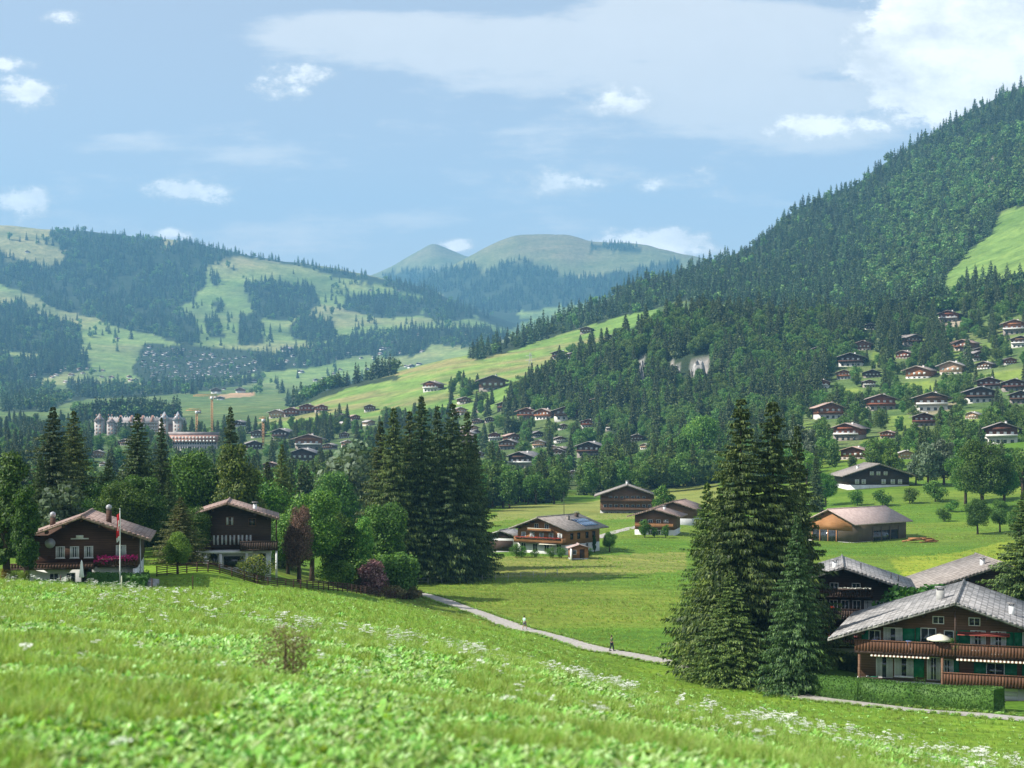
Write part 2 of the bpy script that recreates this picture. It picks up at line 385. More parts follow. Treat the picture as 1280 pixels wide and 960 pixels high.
# wooded areas, drawn where they lie on the slopes (photo px of the ground), with their depth range
FAR_WOODS=[
 [(-60,318),(0,318),(30,328),(62,335),(84,325),(70,305),(62,293),(66,288),(107,284),(150,291),(200,294),(207,312),(222,300),(232,295),(255,296),(285,301),(300,311),(330,318),(400,334),(455,344),(500,352),(540,362),(600,383),(625,398),(600,396),(560,378),(520,368),(470,356),(420,346),(380,334),(330,326),(297,320),(275,326),(258,334),(257,355),(240,375),(222,387),(242,400),(250,415),(248,430),(230,432),(195,419),(150,411),(120,399),(70,387),(37,369),(0,356),(-60,350)],
 [(-60,375),(0,382),(25,375),(50,392),(100,409),(104,430),(100,444),(60,445),(0,438),(-60,435)],
 [(-60,440),(0,440),(40,452),(65,440),(110,448),(115,462),(60,470),(30,480),(-60,490)],
 [(305,356),(330,350),(390,356),(398,380),(380,396),(345,402),(322,395),(310,375)],
 [(362,405),(385,394),(415,402),(420,424),(395,428),(365,425)],
 [(430,388),(432,372),(470,367),(520,373),(528,395),(480,398)],
 [(525,375),(545,366),(575,372),(592,388),(592,398),(560,402),(530,396)],
 [(255,400),(272,396),(280,420),(262,422)],[(262,345),(272,345),(275,356),(264,358)],[(300,395),(325,392),(330,430),(298,432)],[(266,378),(280,378),(280,390),(268,390)],
 [(165,462),(180,430),(235,432),(330,438),(345,462),(300,470),(250,482),(180,482)],
 [(320,446),(370,440),(440,420),(520,412),(600,410),(640,420),(600,436),(540,430),(520,446),(450,444),(400,458),(330,466)],
 [(470,352),(500,346),(560,350),(600,352),(620,372),(600,388),(560,370),(520,362)],
 [(590,385),(640,388),(660,400),(640,412),(600,402)],
 [(84,478),(140,480),(200,480),(300,474),(330,470),(330,478),(250,490),(180,496),(90,500),(84,490)],
 [(0,482),(60,480),(90,500),(60,515),(0,515)],
 [(355,498),(390,488),(440,476),(500,468),(500,474),(440,484),(395,500),(360,512)],
 [(88,516),(150,512),(200,515),(230,535),(100,545)],
]
PEAK_WOODS=[
 [(470,345),(500,338),(560,335),(590,330),(620,345),(560,372),(520,362)],
 [(560,372),(600,350),(620,333),(650,325),(700,342),(735,350),(700,382),(640,392),(590,385)],
 [(735,306),(770,304),(800,308),(800,314),(740,313)],
 [(700,350),(780,340),(850,325),(850,345),(760,372),(700,385)],
]
RIGHT_WOOD=[(585,448),(610,424),(640,402),(700,368),(760,338),(850,322),(870,318),(900,306),(940,288),(985,252),(1060,218),(1150,163),(1280,88),(1340,58),(1400,300),(1280,258),(1248,265),(1240,292),(1215,310),(1182,345),(1178,378),(1172,400),(1100,398),(1060,395),(1000,400),(960,385),(850,376),(812,388),(760,400),(700,419),(640,438),(600,450)]
BROAD_PATCH=[(1075,330),(1100,300),(1090,250),(1130,215),(1190,180),(1300,150),(1300,255),(1245,270),(1215,305),(1180,335),(1150,370),(1080,380)]
KNOLL=[(628,520),(640,498),(700,452),(745,432),(800,404),(850,378),(950,380),(1020,398),(1060,404),(1068,440),(1040,470),(1020,500),(990,520),(930,545),(850,560),(780,548),(730,530),(690,520)]
CLEAR=[[(1122,480),(1180,476),(1186,496),(1130,498)],[(1078,548),(1112,546),(1116,566),(1074,566)],[(1186,436),(1236,430),(1240,452),(1196,458)],[(1215,470),(1290,460),(1290,476),(1228,480)],[(1110,520),(1140,518),(1150,545),(1112,540)],[(1195,515),(1240,512),(1236,534),(1192,532)],[(1040,485),(1075,486),(1078,500),(1040,500)],[(1000,528),(1020,530),(1030,545),(1004,548)],[(1262,560),(1300,556),(1300,600),(1268,600)],[(1090,440),(1120,442),(1118,456),(1092,454)]]
UPPER_HILL=[(1060,400),(1175,402),(1190,375),(1212,350),(1300,355),(1300,470),(1240,470),(1060,460)]
# ---------------------------------------------------------------- land cover and terrain meshes
PXG=np.repeat(PXS[None,:],NR,0); D=YT
wobx=fbm(XT/14,YT/14,3,21)*5; woby=fbm(XT/20,YT/20,3,31)*3
def wood_mask():
    w=np.zeros(PXG.shape,bool); qx=PXG+wobx*.8; qy=YPIX+woby*.8
    for p in FAR_WOODS: w|=inpoly(qx,qy,p)&(D>1300)&(D<6300)
    for p in PEAK_WOODS: w|=inpoly(qx,qy,p)&(D>5300)
    w|=inpoly(qx,qy,RIGHT_WOOD)&(D>1150)&(D<2600)
    w|=inpoly(qx,qy,KNOLL)&(D>650)&(D<1500)
    w|=inpoly(qx,qy,UPPER_HILL)&(D>1150)&(D<1600)
    return w
WOOD=wood_mask()
col=np.zeros(PXG.shape+(3,),np.float32)
def mixin(mask,c):
    m=np.clip(mask,0,1)[...,None]; col[:]=col*(1-m)+np.array(c,np.float32)*m
n1=fbm(XT/45,YT/45,4,41); n2=fbm(XT/9,YT/9,4,51); n3=fbm(XT/260,YT/260,4,61); n4=fbm(XT/70,YT/25,4,71)
col[:]=(.15,.26,.022)
PY_=np.interp(PXS,[470,500,532,560,600,640,700,760,820,870,940,1000,1050,1130,1200,1280,1400,1600],[231,228,222,214,203,192,178,167.5,160.5,155,146,136.5,130.5,123.5,118,113.5,108,100])[None,:]
mixin(((D>215)|((PXG>530)&(D>PY_)))*1.0,(.085,.18,.016))
mixin(((D>190)&(D<620))*np.clip(.35+n4*1.4,0,1),(.15,.205,.026))
# the mown yellower field below the barn and around the far chalets
fy=inpoly(PXG,YPIX+n4*6,[(1110,700),(1190,690),(1290,672),(1290,705),(1230,718),(1130,720)])&(D>180)&(D<360)
mixin(fy*.8,(.26,.31,.03))
fy=inpoly(PXG,YPIX+n4*4,[(600,722),(600,694),(700,694),(860,690),(860,712),(720,722)])&(D>215)&(D<360)
mixin(fy*.7,(.24,.24,.065))
fy=inpoly(PXG,YPIX+n4*3,[(600,655),(640,632),(740,628),(900,560),(900,645),(740,650),(650,648)])&(D>300)&(D<700)
mixin(fy*.7,(.24,.25,.07))
mixin((D>620)*1.0,(.11,.18,.05))
mixin(((D>620)&(D<2800))*np.clip(.3+n4*1.2,0,.8),(.17,.21,.07))
spur=inpoly(PXG,YPIX,[(320,530),(400,488),(480,466),(600,438),(700,408),(820,384),(830,410),(700,455),(640,490),(600,520),(480,520),(330,545)])&(D>900)&(D<2000)
mixin(spur*1.0,(.17,.28,.06)); mixin(spur*np.clip(n4*2.2+.1,0,1),(.27,.26,.10))
mead=inpoly(PXG,YPIX,[(1170,390),(1190,320),(1250,262),(1300,258),(1300,372),(1200,385)])&(D>1100)&(D<2200)
mixin(mead*1.0,(.16,.26,.06)); 
mixin((D>2800)*1.0,(.19,.28,.08))
mixin((D>2800)*np.clip((380-YPIX)/60+n3*1.2,0,1),(.30,.29,.14))
mixin((D>2800)*np.clip(n3*1.8,0,.8),(.27,.28,.12))
mixin((D>2400)*np.clip(fbm(XT/120,YT/120,4,91)*2.4-.2,0,.6),(.10,.15,.06))
mixin((D>6300)*1.0,(.15,.18,.08)); mixin((D>6300)*np.clip((330-YPIX)/25+n3,0,1),(.19,.185,.10))
bank=inpoly(PXG,YPIX,[(1150,412),(1165,403),(1205,400),(1203,406),(1175,416)])&(D>600)&(D<1700)
mixin(bank*1.0,(.42,.36,.26))
bank=inpoly(PXG,YPIX,[(1182,505),(1200,498),(1190,512),(1165,520),(1130,518)])&(D>500)&(D<1200)
mixin(bank*.8,(.36,.3,.2))
mixin(WOOD*1.0,(.035,.055,.024))
belt=(D>600)&(D<1600)&(PXG>-500)&(~spur)&(~WOOD)
mixin(belt*.35*(PXG<1000),(.05,.09,.03))
for cp_ in CLEAR: mixin((inpoly(PXG+wobx,YPIX+woby,cp_)&(D>600)&(D<1600))*1.0,(.19,.27,.05))
sc=inpoly(PXG,YPIX,[(258,497),(285,492),(320,490),(318,495),(270,499)])&(D>1300)
mixin(sc*1.0,(.45,.3,.17))
rock=(inpoly(PXG,YPIX+woby*2,[(862,452),(885,446),(888,470),(865,474)])|inpoly(PXG,YPIX+woby*2,[(838,455),(852,455),(850,470),(838,470)])|inpoly(PXG,YPIX,[(798,445),(805,442),(806,475),(800,478)]))&(D>800)&(D<1300)
mixin(rock*1.0,(.30,.29,.26))
rock=(inpoly(PXG,YPIX+woby*3,[(1180,345),(1195,290),(1240,200),(1255,205),(1210,300)])&(D>1500)&(n2>.05))
mixin(rock*1.0,(.22,.2,.16))
col*= (1+.22*n2+.12*n1)[...,None]
col=np.clip(col,0.005,.8)

def ground_mat(name,near):
    m,nt=new_mat(name); p=principled(nt,.9,.15)
    a=N(nt,'ShaderNodeAttribute',attribute_name='cover')
    v=coords(nt,'Object')
    n=noise(nt,v,1.3 if near else .06,8,.75); nb=noise(nt,coords(nt,'Object',(.35,1,1)),.22 if near else .012,6,.7)
    r=ramp(nt,[(.3,(.5,.56,.5)),(.5,(1,1,1)),(.7,(1.5,1.35,1.3))]); L(nt,n,r.inputs[0])
    r2=ramp(nt,[(.32,(.72,.8,.7)),(.5,(1,1,1)),(.68,(1.32,1.18,1.2))]); L(nt,nb,r2.inputs[0])
    c=mixc(nt,1,a.outputs['Color'],r.outputs[0],'MULTIPLY'); c=mixc(nt,1,c,r2.outputs[0],'MULTIPLY')
    if near:
        # mowing swathes
        sp=N(nt,'ShaderNodeSeparateXYZ'); L(nt,v,sp.inputs[0]); ph=mth(nt,'ADD',mth(nt,'ADD',mth(nt,'MULTIPLY',sp.outputs[0],.42),mth(nt,'MULTIPLY',sp.outputs[1],1.35)),mth(nt,'MULTIPLY',nb,9.0))
        sw=mth(nt,'MULTIPLY',mth(nt,'SINE',ph),.07); rs=N(nt,'ShaderNodeCombineXYZ')
        for i_ in range(3): L(nt,mth(nt,'ADD',sw,1.0),rs.inputs[i_])
        c=mixc(nt,1,c,rs.outputs[0],'MULTIPLY')
    L(nt,c,p.inputs['Base Color']); bump(nt,n,p,.7,.25 if near else 6)
    M[name]=m
ground_mat('ground_near',True); ground_mat('ground_far',False)
def slice_mesh(name,y0,y1,mat):
    a=int(np.searchsorted(YS,y0)) if y0>0 else 0; b=min(int(np.searchsorted(YS,y1)),NR-1)
    X=XT[a:b+1]; Y=YT[a:b+1]; Z=ZT[a:b+1]; nr,nc=X.shape
    v=np.stack([X,Y,Z],-1).reshape(-1,3)
    i=np.arange(nr*nc).reshape(nr,nc)
    f=np.stack([i[:-1,:-1],i[:-1,1:],i[1:,1:],i[1:,:-1]],-1).reshape(-1,4)
    me=mesh_np(name,v,f.ravel(),np.full(len(f),4),[mat],None,True)
    at=me.color_attributes.new('cover','FLOAT_COLOR','POINT')
    cc=np.ones((nr*nc,4),np.float32); cc[:,:3]=col[a:b+1].reshape(-1,3); at.data.foreach_set('color',cc.ravel())
    o=bpy.data.objects.new(name,me); COL.objects.link(o); tag(o,kind='structure'); return o
slice_mesh('meadow',0,212,'ground_near')
slice_mesh('fields',212,620,'ground_near')
slice_mesh('hillside',620,2750,'ground_far')
slice_mesh('mountains',2750,9500,'ground_far')
# land behind and beside the camera, out to the horizon
g=MB(); g.add([(-3000,-600,-8),(3000,-600,-8),(3000,2.9,-3.0),(-3000,2.9,-3.0)],[(0,1,2,3)])
o=g.build('ground','ground_near'); tag(o,kind='structure')
at=o.data.color_attributes.new('cover','FLOAT_COLOR','POINT')
for d in at.data: d.color=(.1,.2,.03,1)

# ---------------------------------------------------------------- sky, sun, haze, camera
w=bpy.data.worlds.new('World'); scene.world=w; w.use_nodes=True; nt=w.node_tree; nt.nodes.clear()
sky=N(nt,'ShaderNodeTexSky',sky_type='NISHITA'); sky.sun_disc=False
sky.sun_elevation=R(SUN_EL); sky.sun_rotation=R(SUN_AZ); sky.altitude=1000; sky.air_density=1.0; sky.dust_density=1.3; sky.ozone_density=1.6
tc=N(nt,'ShaderNodeTexCoord'); sx=N(nt,'ShaderNodeSeparateXYZ'); L(nt,tc.outputs['Generated'],sx.inputs[0])
yy_=mth(nt,'MAXIMUM',sx.outputs[1],.02)
U=mth(nt,'DIVIDE',sx.outputs[0],yy_); V=mth(nt,'DIVIDE',sx.outputs[2],yy_)
cu=N(nt,'ShaderNodeCombineXYZ'); L(nt,U,cu.inputs[0]); L(nt,V,cu.inputs[1])
def cl_noise(scale,sxy,det=6,ro=.6,off=(0,0,0)):
    mp=N(nt,'ShaderNodeMapping'); mp.inputs['Scale'].default_value=(sxy[0],sxy[1],1); mp.inputs['Location'].default_value=off
    L(nt,cu.outputs[0],mp.inputs[0]); return noise(nt,mp.outputs[0],scale,det,ro)
nA=cl_noise(9,(1,2.2),9,.64); nB=cl_noise(24,(1,1.5),9,.68,(3,1,0)); nC=cl_noise(9,(.45,2.6),9,.66,(7,2,0))
def field(ells):
    out=None
    for (px,py,rx,ry,s) in ells:
        du=mth(nt,'DIVIDE',mth(nt,'SUBTRACT',U,(px-CX)/F),rx/F); dv=mth(nt,'DIVIDE',mth(nt,'SUBTRACT',V,(HZ-py)/F),ry/F)
        d=mth(nt,'SQRT',mth(nt,'ADD',mth(nt,'MULTIPLY',du,du),mth(nt,'MULTIPLY',dv,dv)))
        q=mth(nt,'MULTIPLY',mth(nt,'SUBTRACT',1.0,d),s)
        out=q if out is None else mth(nt,'MAXIMUM',out,q)
    return out
cum=field([(1225,70,175,125,2.6),(1240,-40,190,110,3.0),(1165,25,70,75,2.4),(1050,158,95,20,.62),(765,128,75,34,.75),(352,100,72,30,.75),(25,122,70,26,.7),(20,258,60,34,.7),
   (140,245,40,18,.35),(225,240,70,24,.45),(820,305,85,26,1.1),(745,230,130,26,.5),(15,79,50,10,.5),(75,20,44,10,.4),(215,290,30,12,.8),(575,308,35,12,.9)])
cir=field([(500,42,210,34,2.6),(700,58,340,48,3.0),(900,50,320,62,3.0),(820,85,300,50,2.0),(930,125,260,50,1.6),(1040,165,200,40,1.3),(700,190,200,60,.35),(100,270,230,60,.5),(650,164,50,9,.6),(150,185,55,12,.5),(1120,70,120,120,.8)])
a1=mth(nt,'ADD',cum,mth(nt,'MULTIPLY',mth(nt,'SUBTRACT',mth(nt,'ADD',mth(nt,'MULTIPLY',nA,.45),mth(nt,'MULTIPLY',nB,.55)),.5),4.6))
m1=N(nt,'ShaderNodeMapRange',interpolation_type='SMOOTHSTEP'); m1.inputs['From Min'].default_value=-.02; m1.inputs['From Max'].default_value=.6; L(nt,a1,m1.inputs['Value'])
a2=mth(nt,'ADD',cir,mth(nt,'MULTIPLY',mth(nt,'SUBTRACT',mth(nt,'ADD',mth(nt,'MULTIPLY',nC,.6),mth(nt,'MULTIPLY',nA,.4)),.5),7.0))
m2=N(nt,'ShaderNodeMapRange',interpolation_type='SMOOTHSTEP'); m2.inputs['From Min'].default_value=-.1; m2.inputs['From Max'].default_value=.9; m2.inputs['To Max'].default_value=.78; L(nt,a2,m2.inputs['Value'])
front=mth(nt,'GREATER_THAN',sx.outputs[1],.05)
alpha=mth(nt,'MAXIMUM',mth(nt,'MULTIPLY',m1.outputs[0],.92),m2.outputs[0]); alpha=mth(nt,'MULTIPLY',alpha,front)
cr=ramp(nt,[(.2,(.40,.42,.47)),(.40,(.50,.51,.53)),(.53,(.66,.65,.64)),(.68,(1.0,.97,.93))])
nD=cl_noise(11,(1,1.7),9,.68,(.05,.08,0)); L(nt,mth(nt,'ADD',mth(nt,'MULTIPLY',nD,.75),mth(nt,'MULTIPLY',m1.outputs[0],.24)),cr.inputs[0])
SKYS=.125
# clear-sky colour, then clouds; both are what the sky itself sends out
csky=N(nt,'ShaderNodeVectorMath',operation='SCALE'); L(nt,sky.outputs[0],csky.inputs[0]); csky.inputs['Scale'].default_value=1.0
ccl=N(nt,'ShaderNodeVectorMath',operation='SCALE'); L(nt,cr.outputs[0],ccl.inputs[0]); ccl.inputs['Scale'].default_value=.95/SKYS
circ=N(nt,'ShaderNodeCombineXYZ'); [L(nt,mth(nt,'ADD',mth(nt,'MULTIPLY',nB,.10/SKYS),q_/SKYS),circ.inputs[k_]) for k_,q_ in enumerate((.56,.55,.545))]
veil=mixc(nt,.55,csky.outputs[0],(.45/SKYS,.42/SKYS,.395/SKYS))
mixo=mixc(nt,mth(nt,'MULTIPLY',m2.outputs[0],front),veil,circ.outputs[0])
mixo=mixc(nt,mth(nt,'MULTIPLY',mth(nt,'MULTIPLY',m1.outputs[0],.95),front),mixo,ccl.outputs[0])
bg=N(nt,'ShaderNodeBackground'); bg.inputs['Strength'].default_value=SKYS; L(nt,mixo,bg.inputs['Color'])
wo=N(nt,'ShaderNodeOutputWorld'); L(nt,bg.outputs[0],wo.inputs[0])
w.cycles.sampling_method='MANUAL'; w.cycles.sample_map_resolution=512

sd=bpy.data.lights.new('sun','SUN'); sd.energy=5.0; sd.angle=R(.5); sd.color=(1,.95,.87)
so=bpy.data.objects.new('sun',sd); COL.objects.link(so)
sunvec=Vector((math.sin(R(SUN_AZ))*math.cos(R(SUN_EL)),math.cos(R(SUN_AZ))*math.cos(R(SUN_EL)),math.sin(R(SUN_EL))))
so.rotation_euler=sunvec.to_track_quat('Z','Y').to_euler()

HAZE=0.000105
hz=MB(); hz.box(-6400,6400,-650,9560,-40,1500)
m,nt=new_mat('haze_air')
pv=N(nt,'ShaderNodeVolumePrincipled'); pv.inputs['Color'].default_value=(.24,.62,1,1); pv.inputs['Density'].default_value=HAZE; pv.inputs['Anisotropy'].default_value=0.0
o_=N(nt,'ShaderNodeOutputMaterial'); L(nt,pv.outputs[0],o_.inputs['Volume']); M['haze']=m
if not globals().get('NOHAZE'):
    hzo=hz.build('haze','haze'); tag(hzo,'pale blue air haze filling the valley in front of the mountains','haze',kind='stuff')
# The box must enclose the ground fans
cd=bpy.data.cameras.new('camera'); cam=bpy.data.objects.new('camera',cd); COL.objects.link(cam)
cam.location=(0,0,0); cam.rotation_euler=(PI/2,0,0)
cd.sensor_width=36; cd.lens=F/1280*36; cd.shift_y=(HZ-480)/1280; cd.clip_start=.1; cd.clip_end=20000
cd.dof.use_dof=True; cd.dof.focus_distance=170; cd.dof.aperture_fstop=1.7
scene.camera=cam
scene.view_settings.view_transform='Standard'; scene.view_settings.look='None'; scene.view_settings.gamma=1; scene.view_settings.exposure=0.8
scene.render.engine='CYCLES'
cy=scene.cycles; cy.max_bounces=6; cy.diffuse_bounces=2; cy.glossy_bounces=2; cy.transmission_bounces=2; cy.volume_bounces=0; cy.transparent_max_bounces=4
cy.use_denoising=True
try: cy.denoiser='OPENIMAGEDENOISE'
except Exception: pass
cy.use_adaptive_sampling=False; cy.adaptive_threshold=.006
cy.sample_clamp_indirect=4
# ---------------------------------------------------------------- tree meshes (numpy)
def trunk_np(h,r0,r1,nseg=6,n=7,lean=0,rs=None):
    t=np.linspace(0,1,nseg+1); vs=[];fs=[]
    for k,tt in enumerate(t):
        r=r0*(1-tt)+r1*tt; cx=lean*tt*tt*h
        for i in range(n): vs.append((cx+r*math.cos(2*PI*i/n),r*math.sin(2*PI*i/n),tt*h-(.6 if k==0 else 0)))
    for k in range(nseg):
        for i in range(n): fs.append((k*n+i,k*n+(i+1)%n,(k+1)*n+(i+1)%n,(k+1)*n+i))
    return vs,fs
def spruce_crown(seed,h=1.0,R0=.17,whorls=60,nb=9,sprays=14,hang=.022,start=.03,curve=.8,irr=.3,fine=1.0):
    """unit-height spruce: boughs in whorls carrying hanging sprays of needles. returns verts, per-face counts"""
    r=np.random.default_rng(seed); V=[]; Fn=0
    quads=[]
    az0=r.uniform(0,6.28); lop=r.uniform(.75,1.15,8)
    for w in range(whorls):
        t=start+(1-start)*(w+r.uniform(-.4,.4))/whorls
        t=min(max(t,start),.995)
        rad=R0*(min(1,(1-t)*1.25)**curve)*min(1,.6+(t-start)*4)*(.85+.3*r.random())
        n=max(3,int(nb*(.5+.5*(1-t))))
        for b in range(n):
            az=az0+w*2.4+b*2*PI/n+r.uniform(-.3,.3)
            t=min(max(start+(1-start)*(w+r.uniform(-1.1,1.1))/whorls,start),.985)
            rad=R0*(min(1,(1-t)*1.25)**curve)*min(1,.6+(t-start)*4)*(.85+.3*r.random())
            if fine==1.0 and sprays>60 and r.random()<.13: continue
            L_=rad*(1+irr*r.uniform(-1,.6)+(.35 if r.random()<.05 else 0))*lop[int((az%(2*PI))/(2*PI)*8)%8]+.006
            dz=-.1-.42*(1-t)-.25*r.random(); up=.16
            s=np.linspace(.12,1,sprays)+r.uniform(-.03,.03,sprays)
            x=L_*s; z=t+dz*L_*s+up*L_*s*s*1.6
            ca,sa=math.cos(az),math.sin(az)
            side=r.uniform(-1,1,sprays)*L_*.16*np.sin(np.clip(s,0,1)*PI*.8+.3)
            px_=ca*x-sa*side; py_=sa*x+ca*side
            hl=hang*(.6+.9*r.random(sprays))*(.5+.7*(1-t)); wd=(.010+.012*r.random(sprays))*(.6+.7*(1-t))*(14/sprays)**.5*(.42 if sprays>60 else 1)
            a2=r.uniform(0,6.28,sprays); ox=np.cos(a2)*wd; oy=np.sin(a2)*wd
            tilt=r.uniform(.2,1.0,sprays)*hl*.8
            z=z-0*z
            p0=np.stack([px_-ox,py_-oy,z],-1); p1=np.stack([px_+ox,py_+oy,z+hl*.25],-1)
            p2=np.stack([px_+ox*.5+ca*tilt,py_+oy*.5+sa*tilt,z-hl],-1); 
            quads.append(np.stack([p0,p1,p2],1))
        # crown core close to the trunk
    tip=np.array([[[-.004,0,.97],[.004,0,.97],[0,0,1.0]],[[0,-.004,.97],[0,.004,.97],[0,0,1.0]]])
    q=np.concatenate(quads+[tip],0)*h
    return q.reshape(-1,3)
def make_tris(name,v,mat): 
    n=len(v)//3; return mesh_np(name,v,np.arange(len(v)),np.full(n,3),[mat])
def broad_crown(seed,blobs=16,per=420,leaf=.035,rx=.36,bottom=.22,shape='round'):
    r=np.random.default_rng(seed); out=[]
    cs=[]
    for b in range(blobs):
        t=(b+.5)/blobs; z=bottom+(1-bottom)*(.12+.78*t)
        if shape=='round': prof=math.sin(PI*min(max((z-bottom*.6)/(1.02-bottom*.6),0.02),.98))**.6
        elif shape=='column': prof=.75*math.sin(PI*min(max((z-bottom*.3)/(1.05-bottom*.3),.05),.97))**.35
        else: prof=(1-((z-bottom)/(1.05-bottom)))**.7+.1
        a=r.uniform(0,6.28); d=rx*prof*r.uniform(.25,.68)
        cs.append((d*math.cos(a),d*math.sin(a),z,rx*prof*r.uniform(.2,.46)+.025))
    cs.append((0,0,.5*(1+bottom),rx*.55)); 
    for (x,y,z,rr) in cs:
        n=int(per*(rr/(rx*.45))**1.6)+4
        d=r.normal(size=(n,3)); d/=np.linalg.norm(d,axis=1)[:,None]
        rad=rr*(r.uniform(.55,1.12,n)); d[:,2]*=.82
        p=np.array([x,y,z])+d*rad[:,None]
        nrm=d+r.normal(size=(n,3))*.55; nrm/=np.linalg.norm(nrm,axis=1)[:,None]
        u=np.cross(nrm,r.normal(size=(n,3))); u/=np.linalg.norm(u,axis=1)[:,None]; w_=np.cross(nrm,u)
        s=leaf*(.6+.8*r.random(n))[:,None]
        out.append(np.stack([p-u*s,p+w_*s*.7,p+u*s,p-w_*s*.55],1))
    q=np.concatenate(out,0); q[:,:,2]=np.minimum(q[:,:,2],1.0); return q.reshape(-1,3), [(c[0],c[1],c[2]) for c in cs]
def make_quads(name,v,mat):
    n=len(v)//4; return mesh_np(name,v,np.arange(len(v)),np.full(n,4),[mat])
def broad_trunk(seed,cs,h0=.3,r0=.028):
    m=MB(); r=random.Random(seed)
    m.tube([(0,0,-.04),(0.0,0,.1),(.01,.005,h0),(.0,.01,.62),(0,0,.85)],[r0*1.25,r0,r0*.8,r0*.45,r0*.15],7)
    for c in cs[::2][:9]:
        b=Vector((.005,.003,h0*r.uniform(.7,1.15))); e=Vector(c)
        m.tube([b,b.lerp(e,.5)+Vector((0,0,.02)),e],[r0*.45,r0*.28,r0*.1],5)
    return m
ASSET={}
def asset(key,crown_me,trunk_me,near): ASSET[key]=(crown_me,trunk_me)
def tree_mesh_pair(key,kind,lod,seed,mat,**kw):
    if kind=='spruce':
        cfg={0:dict(whorls=90,nb=12,sprays=84,hang=.0125,fine=1.0,irr=.5),1:dict(whorls=44,nb=9,sprays=9,hang=.036),2:dict(whorls=20,nb=7,sprays=4,hang=.055)}[lod]
        cfg.update(kw); v=spruce_crown(seed,**cfg); cm=make_tris('spruce_crown',v,mat)
        n={0:8,1:6,2:4}[lod]; tv,tf=trunk_np(.93,.013,.002,5,n)
        tm=mesh_np('spruce_trunk',tv,[i for f in tf for i in f],[4]*len(tf),['bark'],None,True)
    else:
        cfg={0:dict(blobs=38,per=720,leaf=.0125),1:dict(blobs=16,per=210,leaf=.026),2:dict(blobs=8,per=26,leaf=.08)}[lod]
        cfg.update(kw); v,cs=broad_crown(seed,**cfg); cm=make_quads('leaf_crown',v,mat)
        tm=broad_trunk(seed,cs).mesh('leaf_trunk','bark',True)
    ASSET[key]=(cm,tm)
for i in range(4): tree_mesh_pair(f'sp0_{i}','spruce',0,100+i,'spruce_needles',R0=[.155,.165,.14,.16][i],curve=[.95,.85,.9,1.0][i])
for i in range(4): tree_mesh_pair(f'sp1_{i}','spruce',1,120+i,'spruce_needles',R0=[.17,.2,.15,.19][i],curve=[.75,.85,.8,.7][i])
for i in range(4): tree_mesh_pair(f'sp2_{i}','spruce',2,140+i,'spruce_far',R0=[.16,.2,.15,.18][i],curve=.9)
for i in range(3): tree_mesh_pair(f'br0_{i}','broad',0,200+i,'leaf_green',rx=[.38,.42,.34][i])
for i in range(4): tree_mesh_pair(f'br1_{i}','broad',1,220+i,'leaf_green',rx=[.4,.34,.44,.3][i],bottom=.12)
for i in range(3): tree_mesh_pair(f'br2_{i}','broad',2,240+i,'leaf_far',rx=[.42,.36,.46][i],bottom=.05)
tree_mesh_pair('col0','broad',0,260,'leaf_green',rx=.2,shape='column',bottom=.06)
tree_mesh_pair('plum0','broad',0,261,'leaf_plum',rx=.36,bottom=.2)
tree_mesh_pair('silver0','broad',1,262,'leaf_silver',rx=.36,bottom=.1,per=200,leaf=.03)
tree_mesh_pair('cone0','broad',0,263,'leaf_green',rx=.34,shape='cone',bottom=.05)
tree_mesh_pair('pink0','broad',0,264,'pink_blossom',rx=.46,bottom=.02,per=260,leaf=.03)
tree_mesh_pair('bush0','broad',0,265,'leaf_green',rx=.6,bottom=.0,per=300,leaf=.035)
tree_mesh_pair('bush1','broad',1,266,'leaf_green',rx=.6,bottom=.0)

TREES=[]
NAMEOF={'sp':'spruce_tree','br':'leafy_tree','co':'leafy_tree','pl':'plum_tree','si':'silver_tree','pi':'blossom_bush','bu':'bush'}
def place_tree(key,x,y,h,label,group=None,color=(1,1,1),wide=1.0,rz=None,name=None,cat='tree',z=None):
    nm=name or NAMEOF.get(key[:2],'leafy_tree')
    z=ground_z(x,y) if z is None else z
    e=empty(nm,(x,y,z-.05),rz if rz is not None else random.uniform(0,6.28),label,cat,group)
    cm,tm=ASSET[key]
    t=link_mesh('trunk',tm,e,(0,0,0),(h,h,h)); c=link_mesh('crown',cm,e,(0,0,0),(h*wide,h*wide,h))
    c.color=(color[0],color[1],color[2],1)
    TREES.append((CX+F*x/y,y,h)); return e
def T(key,px,Y,top,label,**kw):
    """tree standing at photo column px, distance Y, its tip at photo row top"""
    p=P(px,Y); h=(HZ-top)/F*Y-p.z
    return place_tree(key,p.x,p.y,h,label,**kw)

# screen boxes that nearer trees must leave open (houses): x0,x1,y0,y1,Y
KEEP=[]; SOFT=[]
def blocked(px,y,base,top,halfw,slack=.0):
    for (x0,x1,y0,y1,Yk) in SOFT:
        if abs(y-Yk)<12 and px>x0-1 and px<x1+1: return True
    for (x0,x1,y0,y1,Yk) in KEEP:
        if y<Yk and px+halfw*.6>x0+(x1-x0)*.1 and px-halfw*.6<x1-(x1-x0)*.1 and top<y1-(y1-y0)*.38 and base>y0: return True
        if abs(y-Yk)<14 and px>x0-2 and px<x1+2 : return True
        if y>=Yk and y<Yk+16 and px>x0 and px<x1: return True
    return False

